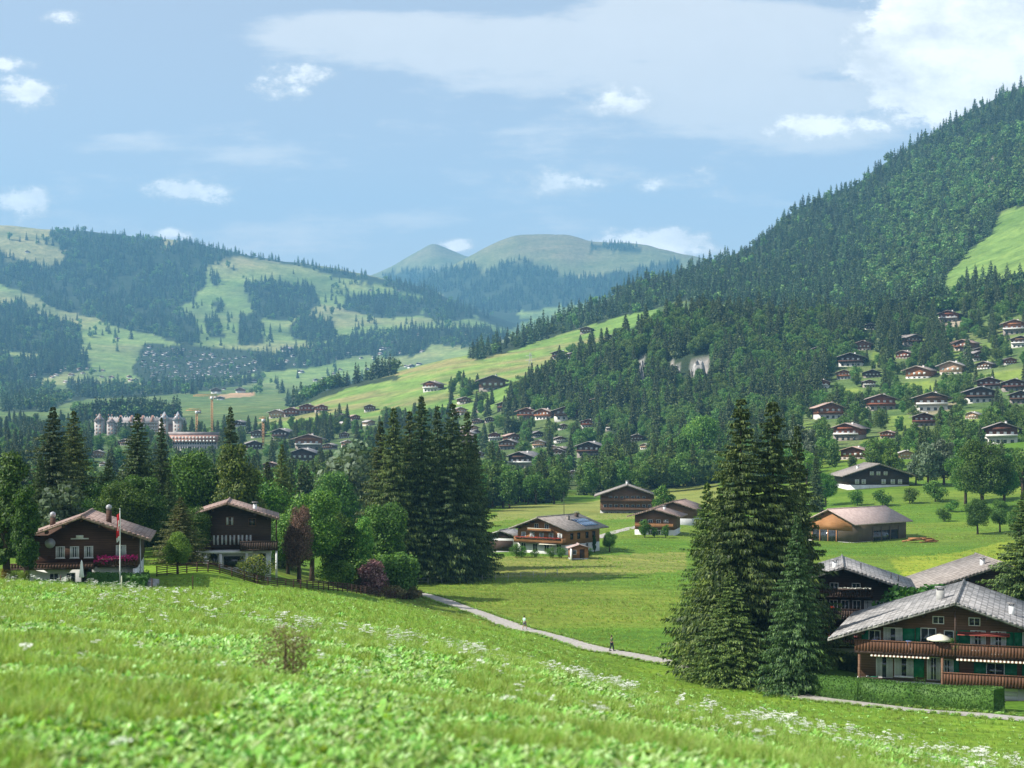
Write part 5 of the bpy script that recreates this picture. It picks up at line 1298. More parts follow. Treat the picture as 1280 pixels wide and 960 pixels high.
def leafbox(name,pts,height,thick,mat,label,cat='hedge',top_tint=None,dens=95,leaf=.075):
    """clipped hedge along photo-column/distance points; a body of leaves over a core"""
    w3=[P(a,b) for a,b in pts]; core=MB(); rg=np.random.default_rng(len(label)); quads=[]
    for a,b in zip(w3[:-1],w3[1:]):
        d=(b-a); d.z=0; L_=d.length; t=d.normalized(); n=Vector((t.y,-t.x,0)); nseg=max(2,int(L_/1.5))
        vs=[];fs=[]
        for i in range(nseg+1):
            c=a.lerp(b,i/nseg); z=ground_z(c.x,c.y)
            for s,zz_ in ((-1,-.2),(-1,height-.08),(1,height-.08),(1,-.2)): q=c+n*s*(thick/2-.06); vs.append((q.x,q.y,z+zz_))
        for i in range(nseg):
            for j in range(4): fs.append((i*4+j,i*4+(j+1)%4,(i+1)*4+(j+1)%4,(i+1)*4+j))
        fs.append((0,1,2,3)); fs.append((nseg*4+3,nseg*4+2,nseg*4+1,nseg*4)); core.add(vs,fs)
        area=L_*(2*height+thick)+2*thick*height; N_=int(area*dens)
        u=rg.random(N_); side=rg.random(N_)*(2*height+thick+thick*height/L_*2)
        for k in range(N_):
            c=a.lerp(b,min(max(u[k],0),1)); z=ground_z(c.x,c.y); s=side[k]
            if s<height: off=-thick/2; zq=s; nn=-n
            elif s<2*height: off=thick/2; zq=s-height; nn=n
            elif s<2*height+thick: off=s-2*height-thick/2; zq=height; nn=Vector((0,0,1))
            else: off=rg.uniform(-thick/2,thick/2); zq=rg.uniform(0,height); c=(a if rg.random()<.5 else b); nn=(-t if c is a else t)
            q=c+n*off+nn*rg.uniform(-.07,.07)
            v=(nn+Vector(rg.normal(size=3))*.75).normalized(); e1=v.cross(Vector(rg.normal(size=3))).normalized(); e2=v.cross(e1); s_=leaf*rg.uniform(.6,1.3)
            p0=Vector((q.x,q.y,z+zq+rg.uniform(-.05,.05)))
            quads+= [tuple(p0-e1*s_),tuple(p0-e2*s_*.6),tuple(p0+e1*s_),tuple(p0+e2*s_*.6)]
    base=len(core.v); 
    for k in range(0,len(quads),4): core.add(quads[k:k+4],[(0,1,2,3)])
    o=core.build('hedge',mat); tag(o,label,cat); return o
leafbox('hedge',[(1020,137.4),(1080,130.6),(1150,125.4),(1249,118.9)],1.95,1.5,'hedge_leaf','long clipped green hedge between the path and the green-shuttered chalet')
leafbox('hedge',[(1012,160),(1078,153)],1.8,1.2,'leaf_green','dark hedge in the shade in front of the dark chalet behind the spruces')
leafbox('hedge',[(112,143.5),(172,142)],1.35,1.0,'hedge_leaf','clipped garden hedge behind the flagpole')
leafbox('hedge',[(45,138.5),(172,137.8)],.55,.7,'hedge_leaf','low clipped hedge along the meadow edge in front of the dark chalet')
leafbox('hedge',[(173,138.5),(178,150)],1.1,1.3,'hedge_leaf','rounded corner hedge right of the flagpole')

def fence(pts,label,hgt=1.1,spacing=2.3,rails=(.35,.7,1.02),mat='old_timber',pr=.06,rr=.045,mesh=True):
    w3=[P(a,b) for a,b in pts]; xy=np.array([(p.x,p.y) for p in w3]); d=np.concatenate([[0],np.cumsum(np.linalg.norm(np.diff(xy,axis=0),axis=1))])
    c=pchip(d,xy,np.arange(0,d[-1],spacing)); e=empty('wooden_fence' if mat!='grey_metal' else 'wire_fence',(c[0][0],c[0][1],ground_z(*c[0])),0,label,'fence')
    o0=Vector(e.location); P3=[Vector((x,y,ground_z(x,y)))-o0 for x,y in c]
    pm=MB().box(-pr,pr,-pr,pr,-.3,hgt).mesh('post',mat)
    for p in P3: link_mesh('post',pm,e,p,(1,1,1),random.uniform(-.2,.2))
    for z in rails:
        m=MB(); m.tube([p+Vector((0,-pr-rr,z+random.uniform(-.03,.03))) for p in P3],rr,5); m.build('rail',mat,e)
    return e
fence([(196,157),(250,163),(300,167),(330,169),(380,176),(430,188),(480,202),(531,218)],'dark wooden rail fence running from the left chalet down to the path',rails=(.2,.42,.64,.86,1.05),spacing=1.6,rr=.05)
fence([(500,238),(560,243),(640,250),(700,256)],'thin pale wire fence at the foot of the tall spruce clump',1.0,2.6,(.5,.95),'grey_metal',.045,.015)
fence([(1262,660/1),(1262,661)] if 0 else [(745,275),(700,268),(640,268)],'low garden fence on the meadow side of the orange-brown chalet',.8,2.6,(.6,),'grey_metal',.04,.015) if 0 else None
for px,Y,hh_,lab in ((76,118,1.0,'short stake in the meadow below the dark chalet, leftmost of the stakes'),(152,112,1.15,'pale stake in the meadow below the flagpole'),(190,120,1.0,'dark stake in the meadow just right of the flagpole chalet'),(241,126,1.3,'thin dark stake farther right in the meadow near the house shadow')):
    p=P(px,Y); o=MB().lathe([(.05,-.3),(.045,hh_*.9),(.01,hh_)],n=7).build('stake','cream_cloth' if 'pale' in lab else 'old_timber'); o.location=p; tag(o,lab,'stake')
def rock(px,Y,s,label,dz=0):
    p=P(px,Y); m=MB(); r=random.Random(px*7); n=9; rr=[]
    for j in range(5):
        ph=PI*j/4
        for i in range(n): 
            k=s*(.8+.4*r.random()); m.v.append((k*1.2*math.sin(ph)*math.cos(2*PI*i/n),k*math.sin(ph)*math.sin(2*PI*i/n),k*.7*math.cos(ph)+s*.3))
    for j in range(4):
        for i in range(n): m.f.append([j*n+i,(j+1)*n+i,(j+1)*n+(i+1)%n,j*n+(i+1)%n]); m.mi.append(0)
    o=m.build('boulder','stone'); o.location=(p.x,p.y,p.z+dz); tag(o,label,'rock')
rock(183,145,.75,'pale boulder under the drainpipe corner of the dark left chalet'); rock(188,142,.6,'grey boulder lowest on the bank at the right corner of the dark left chalet'); rock(190,149,.7,'rough boulder highest on the bank at the right corner of the dark left chalet')
rock(985,139.5,.8,'pale flat boulder beside the path at the foot of the front spruce'); rock(972,141,.5,'small stone left of the pale boulder below the front spruce')
rock(139,136.5,.35,'small white stone by the hedge under the flagpole'); rock(113,136.3,.3,'small pale stone below the closed parasol')

# wood-pile and stones right of the barn
p=P(1150,322); m=MB(); r_=random.Random(3)
for k in range(26):
    x=r_.uniform(-3,3); y=r_.uniform(-1,1); z=r_.uniform(0,1.3)*(1-abs(x)/3.4); a=r_.uniform(-.5,.5)
    m.tube([(x-math.cos(a)*1.2,y-math.sin(a),z+.1),(x+math.cos(a)*1.2,y+math.sin(a),z+.25)],.14,6)
o=m.build('log_pile','orange_timber'); o.location=p; tag(o,'loose reddish heap of logs at the right end of the barn','log pile',None,'stuff')

def cliff(px,py,wpx,hpx,label):
    q=hit(px,py,700,1500); s=wpx/F*q[1]/2; hh=hpx/F*q[1]; m=MB(); r=random.Random(px); nx,nz=9,8
    for j in range(nz):
        for i in range(nx):
            u=i/(nx-1)*2-1; t=j/(nz-1); edge=math.sqrt(max(0,1-abs(u)**2.5))
            m.v.append((u*s*(.8+.3*r.random()),-hh*.25*(1-t)+r.uniform(-1.6,1.6),-3+(hh+3)*t*(.55+.45*edge)+r.uniform(-.9,.9)))
    for j in range(nz-1):
        for i in range(nx-1): m.f.append([j*nx+i,j*nx+i+1,(j+1)*nx+i+1,(j+1)*nx+i]); m.mi.append(0)
    b=len(m.v); 
    for (x,y) in ((-s,8),(s,8)): m.v+= [(x,y,-5),(x,y,hh*.5)]
    m.f+= [[0,b,b+1,(nz-1)*nx],[nx-1,(nz-1)*nx+nx-1,b+3,b+2],[(nz-1)*nx+i for i in range(nx)]+[b+3,b+1]]; m.mi+=[0,0,0]
    o=m.build('cliff','pale_rock'); o.location=q; tag(o,label,'cliff')
cliff(874,474,17,24,'largest pale rock face showing on the wooded knoll'); cliff(845,472,11,15,'smaller pale rock face left of the largest one on the knoll'); cliff(802,474,6,24,'narrow upright rock face farthest left on the knoll')
# ---------------------------------------------------------------- people
def person(loc,rz,label,top,legs,shorts,step=.25):
    """one skinned body with shirt, trousers and hair as children"""
    e=empty('person',loc,rz,label,'person')
    J={'pel':(0,0,.95,.13),'wa':(0,0,1.1,.12),'ch':(0,.01,1.32,.145),'nk':(0,.0,1.5,.05),'hd0':(0,-.02,1.58,.075),'hd':(0,-.03,1.66,.095),'hd2':(0,-.02,1.74,.06),
       'lh':(-.1,0,.9,.095),'lk':(-.11,-step*.7,.5,.062),'la':(-.11,-step,.09,.042),'lf':(-.11,-step-.17,.035,.035),
       'rh':(.1,0,.9,.095),'rk':(.11,step*.2,.5,.062),'ra':(.11,step,.12,.042),'rf':(.11,step-.15,.04,.035),
       'ls':(-.19,.01,1.42,.06),'le':(-.25,.06,1.14,.042),'lw':(-.25,-.12,.93,.03),'lp':(-.25,-.17,.87,.034),
       'rs':(.19,.01,1.42,.06),'re':(.25,.02,1.14,.042),'rw':(.25,-.05,.90,.03),'rp':(.25,-.07,.83,.034)}
    E=[('pel','wa'),('wa','ch'),('ch','nk'),('nk','hd0'),('hd0','hd'),('hd','hd2'),('pel','lh'),('lh','lk'),('lk','la'),('la','lf'),('pel','rh'),('rh','rk'),('rk','ra'),('ra','rf'),('ch','ls'),('ls','le'),('le','lw'),('lw','lp'),('ch','rs'),('rs','re'),('re','rw'),('rw','rp')]
    for s in ('l','r'):
        px_,py_,pz_,_=J[s+'p']; 
        for f in range(5):
            dx=(f-1.5)*.018 if f<4 else 0; l=[.055,.07,.066,.05,.04][f]; dy=-.008*f if f<4 else -.045
            J[f'{s}f{f}a']=(px_+dx,py_+dy*.6,pz_-.04 if f<4 else pz_+.0,.0095); J[f'{s}f{f}b']=(px_+dx,py_+dy-.012,pz_-.04-l*.5 if f<4 else pz_-.03,.009); J[f'{s}f{f}c']=(px_+dx,py_+dy-.03,pz_-.04-l,.008)
            E+= [(s+'p',f'{s}f{f}a'),(f'{s}f{f}a',f'{s}f{f}b'),(f'{s}f{f}b',f'{s}f{f}c')]
    def skin(name,keys,edges,grow,mat,parent,sub=1):
        me=bpy.data.meshes.new(name); ks=[k for k in J if k in keys]; ix={k:i for i,k in enumerate(ks)}
        me.from_pydata([J[k][:3] for k in ks],[(ix[a],ix[b]) for a,b in edges if a in ix and b in ix],[])
        o=bpy.data.objects.new(name,me); COL.objects.link(o); o.parent=parent; me.materials.append(M[mat])
        md=o.modifiers.new('skin','SKIN'); md.use_smooth_shade=True
        for k,sv in zip(ks,me.skin_vertices[0].data): r=J[k][3]+grow; sv.radius=(r,r*(.75 if k in('ch','wa','pel') else 1)); 
        me.skin_vertices[0].data[0].use_root=True
        o.modifiers.new('sub','SUBSURF').levels=sub; o.modifiers['sub'].render_levels=sub; return o
    body=skin('body',list(J),E,0,'skin',e)
    skin('shirt',['pel','wa','ch','ls','le','rs','re'],E,.022,top,e)
    leg=['pel','lh','lk','rh','rk']+([] if shorts else ['la','ra']); skin('shorts' if shorts else 'trousers',leg,E,.024,legs,e)
    m=MB(); m.lathe([(.1,1.62),(.112,1.68),(.1,1.76),(.05,1.79)],0,.005,10); m.build('hair','hair',e,True)
    m=MB(); m.lathe([(.008,1.645),(.016,1.65),(.01,1.69)],0,-.125,6); m.build('nose','skin',e,True)
    for s in (-1,1): m=MB(); m.lathe([(.004,1.685),(.011,1.69),(.004,1.7)],s*.035,-.112,6); m.build('eye','navy_cloth',e,True)
    m=MB().box(-.03,.03,-.118,-.108,1.615,1.622); m.build('mouth','red_cloth',e)
    for s in (-1,1): m=MB(); m.lathe([(.004,1.64),(.02,1.66),(.02,1.68),(.004,1.7)],s*.098,-.02,6); m.build('ear','skin',e,True)
    for s,k in ((-1,'lf'),(1,'rf')):
        x,y,z,_=J[k]; MB().box(x-.05,x+.05,y-.08,y+.22,z-.045,z+.05).build('shoe','white_paint' if shorts else 'navy_cloth',e,False,None,.02)
    return e
def onpath(px,off=0):
    a=min(range(len(pc)),key=lambda i:abs(CX+F*pc[i][0]/pc[i][1]-px)); x,y=pc[a]; return (x+off,y,ground_z(x,y)+.08)
person(onpath(654),2.3,'person in a pale mint shirt and grey shorts walking along the path','mint_cloth','grey_cloth',True)
person(onpath(759,.2),2.0,'person in an olive top and dark trousers walking lower down the path','olive_cloth','navy_cloth',False,.2)

# ---------------------------------------------------------------- trees standing near
T('col0',8,141,556,'tall narrow green tree at the left edge beside the dark flagpole chalet',wide=.95,color=(.75,.8,.85))
T('col0',33,139.5,600,'lower green tree between the edge tree and the dark flagpole chalet',wide=.85,color=(.6,.7,.6))
T('sp0_0',66,178,506,'tall dark spruce directly behind the dark flagpole chalet',wide=1.45,color=(.9,.95,1))
T('sp0_1',92,190,511,'dark spruce with a browner tip right behind the tallest one at the left',wide=1.25,color=(1.3,1.1,.8))
T('silver0',76,168,600,'grey-green leafy tree behind the roof of the dark flagpole chalet',color=(.8,.95,.85))
T('br0_0',100,172,622,'dark leafy tree touching the roof ridge of the flagpole chalet',color=(.55,.7,.6))
T('sp0_2',172,206,514,'tall spruce behind the gap between the two left chalets',wide=1.45,color=(1,1.1,.9))
T('sp0_3',202,214,519,'slim spruce just right of the tall one between the two left chalets',wide=.75,color=(.9,.9,1))
T('sp0_1',136,192,572,'mid-green spruce left of the tall spruce behind the flagpole',wide=1.3,color=(1.2,1.3,1.1))
T('sp0_3',50,171,566,'spruce low in front of the tallest dark spruce at the left',wide=1.2,color=(1.0,1.15,1.0))
T('br0_1',154,184,600,'green leafy tree in front of the tall spruce behind the flagpole',color=(.85,.95,.9))
T('br0_2',178,186,592,'rounder leafy tree in front of the tall spruce',color=(.75,.9,.85))
T('br0_0',128,190,600,'leafy tree left of the tall spruce behind the brown tiled roof',color=(.95,1.05,1.1))
T('sp0_0',210,192,592,'dense young spruce right below the slim spruce',wide=1.3,color=(1.1,1.3,1.0))
T('sp0_1',226,170,620,'dusky young conifer with drooping boughs left of the arched chalet',wide=2.2,color=(1.6,1.3,1.1))
T('br0_2',243,174,632,'leafy tree touching the left end of the arched chalet',color=(.8,.85,.85))
T('br0_0',222,160,664,'small round garden tree on the slope between the two left chalets',color=(1.4,1.35,1))
T('br0_1',238,232,562,'broad leafy tree behind the arched chalet roof',color=(.8,.95,.7))
T('br0_2',266,236,580,'second broad leafy tree behind the arched chalet roof',color=(.75,.9,.75))
T('br0_0',215,236,575,'leafy tree between the slim spruce and the broad tree',color=(.8,.9,.8))
T('sp0_3',288,232,506,'tall double-tipped dark spruce above the arched chalet',wide=1.05)
T('cone0',297,214,545,'pale greyish conical tree in front of the double-tipped spruce',wide=.85,color=(1.1,1.0,.95))
T('br0_1',318,225,590,'leafy tree right of the arched chalet roof',color=(1,1,.9))
T('sp0_0',352,236,553,'yellowish larch right of the arched chalet',wide=1.1,color=(2.0,1.9,1.3))
T('sp0_2',334,250,575,'dark spruce behind the yellowish larch',wide=1.2)
T('br0_0',390,198,612,'broad bright green tree beside the purple-leaved tree',wide=1.0,color=(1.15,1.1,.9))
T('plum0',374,186,630,'purple-leaved plum tree with a pale stem on the lawn',wide=.55,color=(1.25,1.2,1.15))
T('br0_2',416,206,634,'leafy tree right of the broad bright green one',color=(.9,1,.9))
T('br0_1',360,202,640,'low dark leafy tree left of the purple-leaved one',color=(.6,.75,.6))
T('cone0',436,207,652,'low cone-shaped yellow-green tree at the end of the lawn',wide=1.5,color=(1.2,1.15,.8))
T('col0',455,206,640,'pale green columnar cypress left of the blossom bush',wide=.8,color=(1.7,1.6,1.5))
T('br0_2',478,218,626,'dense mid-green leafy tree leaning on the spruce clump',wide=1.0,color=(.8,1,.8))
T('pink0',466,204,698,'dusky pink blossom bush in front of the spruce clump',wide=1.0)
T('bush0',492,212,690,'pale-tipped shrub right of the blossom bush',color=(1.2,1.35,1.3))
T('bush0',428,200,700,'low green shrub by the rail fence left of the conical tree',color=(1.1,1.1,.9))
for i,(a,b,c,w_,lab) in enumerate([(476,247,524,1.0,'leftmost spruce of the tall dark clump'),(492,243,507,1.0,'second spruce from the left in the tall dark clump'),(512,252,511,1.0,'third spruce in the tall dark clump, set back'),(527,245,492,1.05,'tallest spruce in the middle of the dark clump'),(547,252,505,1.0,'spruce right of the tallest in the dark clump'),(566,246,501,1.05,'second spruce from the right in the dark clump'),(584,250,512,1.0,'rightmost full spruce of the dark clump'),(594,262,540,.8,'shorter spruce behind the right edge of the dark clump')]):
    T(f'sp0_{i%4}',a,b,c,lab,wide=w_*1.06,color=(1.0,1.05,.95) if i>2 else (1.35,1.3,1.0))
T('silver0',432,300,560,'pale grey-green tree behind the left side of the spruce clump'); T('br0_0',414,290,588,'leafy tree behind the bright green garden tree',color=(.95,1.1,1))
T('silver0',455,320,548,'feathery pale tree rising just left of the spruce clump',color=(.9,1,.9))
# spruces on the right
T('sp0_0',926,150,494,'tallest left-hand spruce of the big right-hand group',wide=1.35,color=(1.15,1.25,.9))
T('sp0_2',966,151,497,'tall right-hand spruce of the big right-hand group',wide=1.4,color=(1.0,1.05,.85))
T('sp0_3',996,158,528,'spruce at the right rear of the big right-hand group',wide=1.0,color=(.95,1,.85))
T('sp0_2',906,155,590,'bulky spruce filling the left flank of the big right-hand group',wide=1.2,color=(1.3,1.35,.9))
T('sp0_3',996,138.5,641,'young blue-green spruce standing in front of the big right-hand group',wide=1.25,color=(1.1,1.45,1.4))
T('sp0_1',893,152,655,'low yellow-green conifer on the left skirt of the right-hand group',wide=1.35,color=(1.9,1.9,1.1))
T('sp0_1',884,158,600,'feathery light green larch at the left edge of the right-hand group',wide=1.15,color=(1.4,1.6,1.0))
T('sp0_0',915,145,712,'low dense conifer at the foot of the right-hand group',wide=2.2,color=(1.4,1.5,1.0))
T('sp0_3',1284,152,606,'spruce cut by the right edge behind the green-shuttered chalet',wide=1.7,color=(1.3,1.4,1.1))
T('bush0',1150,158,730,'dark green shrub between the dark chalet and the green-shuttered chalet',color=(.5,.7,.6))
T('bush1',1175,150,728,'lighter shrub behind the roof of the green-shuttered chalet')
for i in range(2): tree_mesh_pair(f'orch{i}','broad',0,280+i,'leaf_green',rx=.7,bottom=.1,blobs=15,per=170,leaf=.04)
def TB(key,px,py,top,label,y0=250,y1=640,**kw):
    q=hit(px,py,y0,y1)
    if q is None: q=hit(px,py+8,y0,y1+200)
    h=(HZ-top)/F*q[1]-q[2]; return place_tree(key,q[0],q[1],h,label,**kw)
TB('br0_1',762,690,664,'small round tree right of the orange-brown chalet',y0=260,color=(.8,.95,.8))
TB('col0',743,691,668,'dark narrow cypress at the right wall of the orange-brown chalet',y0=260,wide=.7,color=(.35,.5,.45))
for a,b,c,w_,l in ((652,690,682,1,'flowering shrub at the left foot of the orange-brown chalet'),(668,692,684,1,'shrub below the balcony of the orange-brown chalet'),(688,692,683,1,'shrub under the awning of the orange-brown chalet'),(702,693,684,1,'shrub beside the garden shed'),(736,694,683,1,'bush under the right wall of the orange-brown chalet'),(645,686,677,1.1,'rounded shrub between garage and orange-brown chalet')): T('bush1',a,279,c+random.uniform(-2,3),l,name='shrub',cat='shrub',color=(.8,1.0,.8))
for a,b,c,l in ((806,668,648,'bushy tree in front of the small white-based chalet'),(818,670,658,'dark shrub at the left foot of the small white-based chalet'),(832,667,655,'small tree at the right wall of the small white-based chalet'),(829,620,605,'round tree right of the brown farmhouse')): (T('br1_0',a,{806:322,818:322,832:322,829:392}[a],c,l,color=(.8,.95,.7)))
for i,(a,b,c,l) in enumerate([(1072,632,612,'orchard tree leftmost in the row above the barn'),(1103,633,611,'middle orchard tree above the barn roof'),(1137,629,609,'right orchard tree above the barn roof end'),(1169,627,600,'slim orchard tree with thin crown up the slope'),(1180,652,634,'lower small tree on the slope right of the barn'),(1190,640,624,'upper small tree on the slope right of the barn'),(1093,598,582,'round tree against the front of the black chalet')]):
    TB(['orch0','orch1'][i%2],a,b,c,l,y0=320,color=(.9,1,.85))
for i,(k,a,b,c,l,co) in enumerate([('br0_0',1228,640,548,'big round bright green tree right of the willows',(.75,.85,.7)),('br0_1',1207,630,562,'leafy tree on the left side of the big round green tree',(.85,1.05,.8)),('br0_2',1255,636,566,'darker leafy tree right of the big round green tree',(.7,.85,.7)),
   ('silver0',1160,608,552,'grey willow left of the big round green tree',(1,1,.95)),('silver0',1180,606,548,'second grey willow beside the big round green tree',(1,1,1)),('silver0',1145,606,566,'low grey willow above the orchard',(.9,.9,.85)),
   ('br0_1',1222,668,622,'dark bushy tree at the field edge below the big green tree',(.6,.75,.6)),('br0_2',1250,665,624,'greyish bushy tree at the right field edge',(.9,.85,.8)),('br0_0',1274,676,630,'leafy tree cut by the right edge at the field corner',(.8,.9,.7)),
   ('br1_2',1278,625,560,'tree at the right edge beside the darker leafy tree',(.9,.9,.9)),('br0_0',1032,632,590,'leafy tree left of the black chalet',(.8,.95,.75)),('sp0_2',1020,640,560,'spruce left of the black chalet',(1,1,1)),
   ('br0_1',876,598,518,'large pale green tree left of the tall right-hand spruces',(1.3,1.2,1.0)),('silver0',1004,600,530,'grey leafy crown just right of the tall right-hand spruces',(1,1,1)),('br0_2',856,600,540,'round tree left of the large pale green tree',(1.0,1,.85))]):
    TB(k,a,b,c,l,y0=320,y1=700,color=co)

# tall dry grass by the blossom bush, dry bush in the meadow
tree_mesh_pair('dry0','broad',0,270,'dry_bush',rx=.62,bottom=.0,per=150,leaf=.018,blobs=26)
e=P(356,19.2); place_tree('dry0',e.x,e.y,.82,'brownish dry bush alone in the near meadow',name='bush',cat='bush')
tree_mesh_pair('drygrass','broad',1,271,'dry_bush',rx=.7,bottom=0,per=160,leaf=.05)
for a,b,l in ((448,206,'tuft of dry tan grass left of the blossom bush'),(470,205,'tuft of dry tan grass under the blossom bush'),(492,208,'tuft of dry tan grass right of the blossom bush'),(512,212,'tuft of dry tan grass nearest the path end')):
    e=P(a,b); place_tree('drygrass',e.x,e.y,1.9,l,name='dry_grass_tuft',cat='grass tuft',wide=1.6)
for a,Y,l,c in ((6,140,'orange-tinted shrub at the left edge of the garden',(2.2,1.0,.6)),(18,140,'low green shrub at the left garden corner',(1,1,.9)),(30,139,'yellow-green shrub in front of the white wall',(1.5,1.4,.8))):
    e=P(a,Y); place_tree('bush1',e.x,e.y,1.3,l,name='shrub',cat='shrub',color=c)
T('bush1',318,171,690,'brown-leaved shrub on the terrace corner of the arched chalet',color=(1.6,1.0,.9),wide=1.3,name='shrub',cat='shrub')

# ---------------------------------------------------------------- village and slope trees: nearest ones single, the rest one wood
cand=[]
def belt(poly,y0,y1,sx_,sy_,hr,broad,dens=1.0,reg=''):
    xs=[p[0] for p in poly]; ys=[p[1] for p in poly]
    for yy0 in np.arange(min(ys),max(ys),sy_):
        for xx0 in np.arange(max(min(xs),-60),min(max(xs),1350),sx_):
            a=xx0+rng.uniform(-.6,.6)*sx_; b=yy0+rng.uniform(-.6,.6)*sy_
            if rng.random()>dens or not inpoly(np.array([a]),np.array([b]),poly)[0]: continue
            q=hit(a,b,y0,y1)
            if q is None: continue
            if any(inpoly(np.array([a]),np.array([b]),cp_)[0] for cp_ in CLEAR): continue
            isb=rng.random()<broad; h=rng.uniform(*hr)*(.78 if isb else 1.05)
            px=CX+F*q[0]/q[1]; hp=h*F/q[1]
            if blocked(px,q[1],b,b-hp,(.36 if isb else .17)*hp): continue
            cand.append((q[1],q[0],q[2],h,isb,reg))
belt([(-60,640),(200,640),(440,636),(440,690),(-60,690)],290,470,10,9,(12,19),.62,reg='behind the left gardens')
belt([(-60,566),(300,566),(470,560),(470,640),(-60,640)],430,980,7,5,(12,19),.58,reg='in front of the left village')
belt([(-60,530),(110,528),(210,548),(420,530),(560,520),(560,568),(-60,568)],900,1500,7,5,(11,17),.5,.85,reg='around the hotels and the left village')
belt([(560,520),(700,528),(960,560),(1010,560),(1010,606),(960,610),(880,606),(820,612),(690,630),(600,640),(560,640)],430,1050,6.5,4.6,(11,19),.58,reg='of the village in the middle')
belt([(560,478),(600,480),(640,500),(700,505),(740,512),(700,530),(560,524)],900,1500,8,5,(11,17),.5,.8,reg='below the spur meadow')
belt([(940,545),(1060,470),(1020,440),(1060,404),(1300,404),(1300,450),(1300,540),(1300,606),(1200,606),(1040,590),(960,610)],480,1300,7.4,5.6,(7,16),.74,.75,reg='of the right-hand hillside hamlet')
belt([(1060,402),(1172,402),(1180,440),(1240,470),(1100,462),(1060,440)],900,1600,6.5,5.5,(14,21),.2,reg='of the dark row on the upper slope')
belt([(1190,375),(1300,362),(1300,400),(1200,398)],1000,1700,7.5,6,(13,19),.4,.85,reg='above the right-hand hillside hamlet')
# row of trees closing the top of the fields
belt([(598,612),(720,600),(760,596),(880,584),(900,600),(880,612),(822,616),(742,622),(700,630),(640,634),(600,640)],420,760,9,7,(12,20),.6,reg='along the top edge of the fields')
cand.sort()
nsp=nbr=0; rest=[]
for (Y,x,z,h,isb,reg) in cand:
    if (isb and nbr<225) or ((not isb) and nsp<250):
        tone=random.random()
        if isb: c=[(.85,.95,.85),(1.15,1.15,.85),(.7,.85,.7),(.95,1.05,1.05)][int(tone*4)]; key='silver0' if tone>.93 else f'br1_{random.randrange(4)}'; nbr+=1
        else: c=[(1,1.1,1),(1.3,1.35,1),(.85,.95,.95)][int(tone*3)]; key=f'sp1_{random.randrange(4)}'; nsp+=1
        kd='leafy tree' if isb else 'spruce'
        place_tree(key,x,Y,h,f'{"rounded" if isb else "dark pointed"} {kd} {reg}',group=f'{kd}s {reg}',color=c,name='spruce_tree' if not isb else 'leafy_tree',z=z)
    else: rest.append((x,Y,z,h,isb))
print('belt',len(cand),nsp,nbr,len(rest))
if rest:
    hh_=[r[3] for r in rest]
    scatter('wood',[(r[0],r[1],r[2]-.2) for r in rest],hh_,rng.uniform(0,6.28,len(rest)),[ (4+rng.integers(0,4)) if r[4] else rng.integers(0,4) for r in rest],C_MID,'farther trees mixed among the village houses and the hillside hamlet','wood')

# ---------------------------------------------------------------- meadow plants
def blades(seed,n,hmin,hmax,spread,wd,bend,mat,leafy=False):
    r=np.random.default_rng(seed); V=[];Fq=[]
    for k in range(n):
        a=r.uniform(0,6.28); rr=spread*math.sqrt(r.random()); x,y=rr*math.cos(a),rr*math.sin(a); h=r.uniform(hmin,hmax); b=a+r.uniform(-.9,.9); bn=bend*h*r.uniform(.3,1.2); w_=wd*r.uniform(.6,1.3)
        c,s=math.cos(b),math.sin(b); ox,oy=-s*w_,c*w_
        i=len(V)
        if leafy:
            prof=[(0,.15),(.35,.75),(.65,1.0),(.88,.7),(1,.05)]
        else: prof=[(0,1),(.5,.8),(1,.08)]
        for t,q in prof:
            px_,py_,pz_=x+c*bn*t*t,y+s*bn*t*t,h*(t-(.35 if leafy else .12)*t*t*bend)
            V+= [(px_-ox*q,py_-oy*q,pz_),(px_+ox*q,py_+oy*q,pz_)]
        for j in range(len(prof)-1): Fq+= [i+2*j,i+2*j+1,i+2*j+3,i+2*j+2]
    return mesh_np('meadow_plant',V,Fq,[4]*(len(Fq)//4),[mat])
def umbel(seed,heads=5,h=.5):
    r=np.random.default_rng(seed); m=MB()
    for k in range(heads):
        a=r.uniform(0,6.28); d=r.uniform(.02,.12); hh=h*r.uniform(.75,1.1); x,y=d*math.cos(a),d*math.sin(a)
        m.tube([(0,0,0),(x*.5,y*.5,hh*.6),(x,y,hh)],.003,3,0,False)
        for j in range(13):
            b=r.uniform(0,6.28); q=.05*math.sqrt(r.random()); cx,cy=x+q*math.cos(b),y+q*math.sin(b); s=.013
            m.add([(cx-s,cy,hh),(cx,cy-s,hh+.006),(cx+s,cy,hh),(cx,cy+s,hh+.006)],[(0,1,2,3)],1)
    return m.mesh('umbel',['grass_blade','umbel_white'])
cg=bpy.data.collections.new('grasspick')
meshes=[blades(1,34,.14,.34,.14,.006,.5,'grass_blade'),blades(2,30,.18,.42,.16,.007,.7,'grass_blade'),blades(3,26,.10,.22,.16,.009,.6,'grass_blade'),
 blades(4,15,.12,.24,.09,.035,1.0,'weed_leaf',True),blades(5,12,.16,.30,.07,.028,.8,'weed_leaf',True),blades(6,20,.07,.15,.16,.03,1.1,'weed_leaf',True)]
for i,me in enumerate(meshes): cg.objects.link(bpy.data.objects.new(f'grasspick_{i:02d}',me))
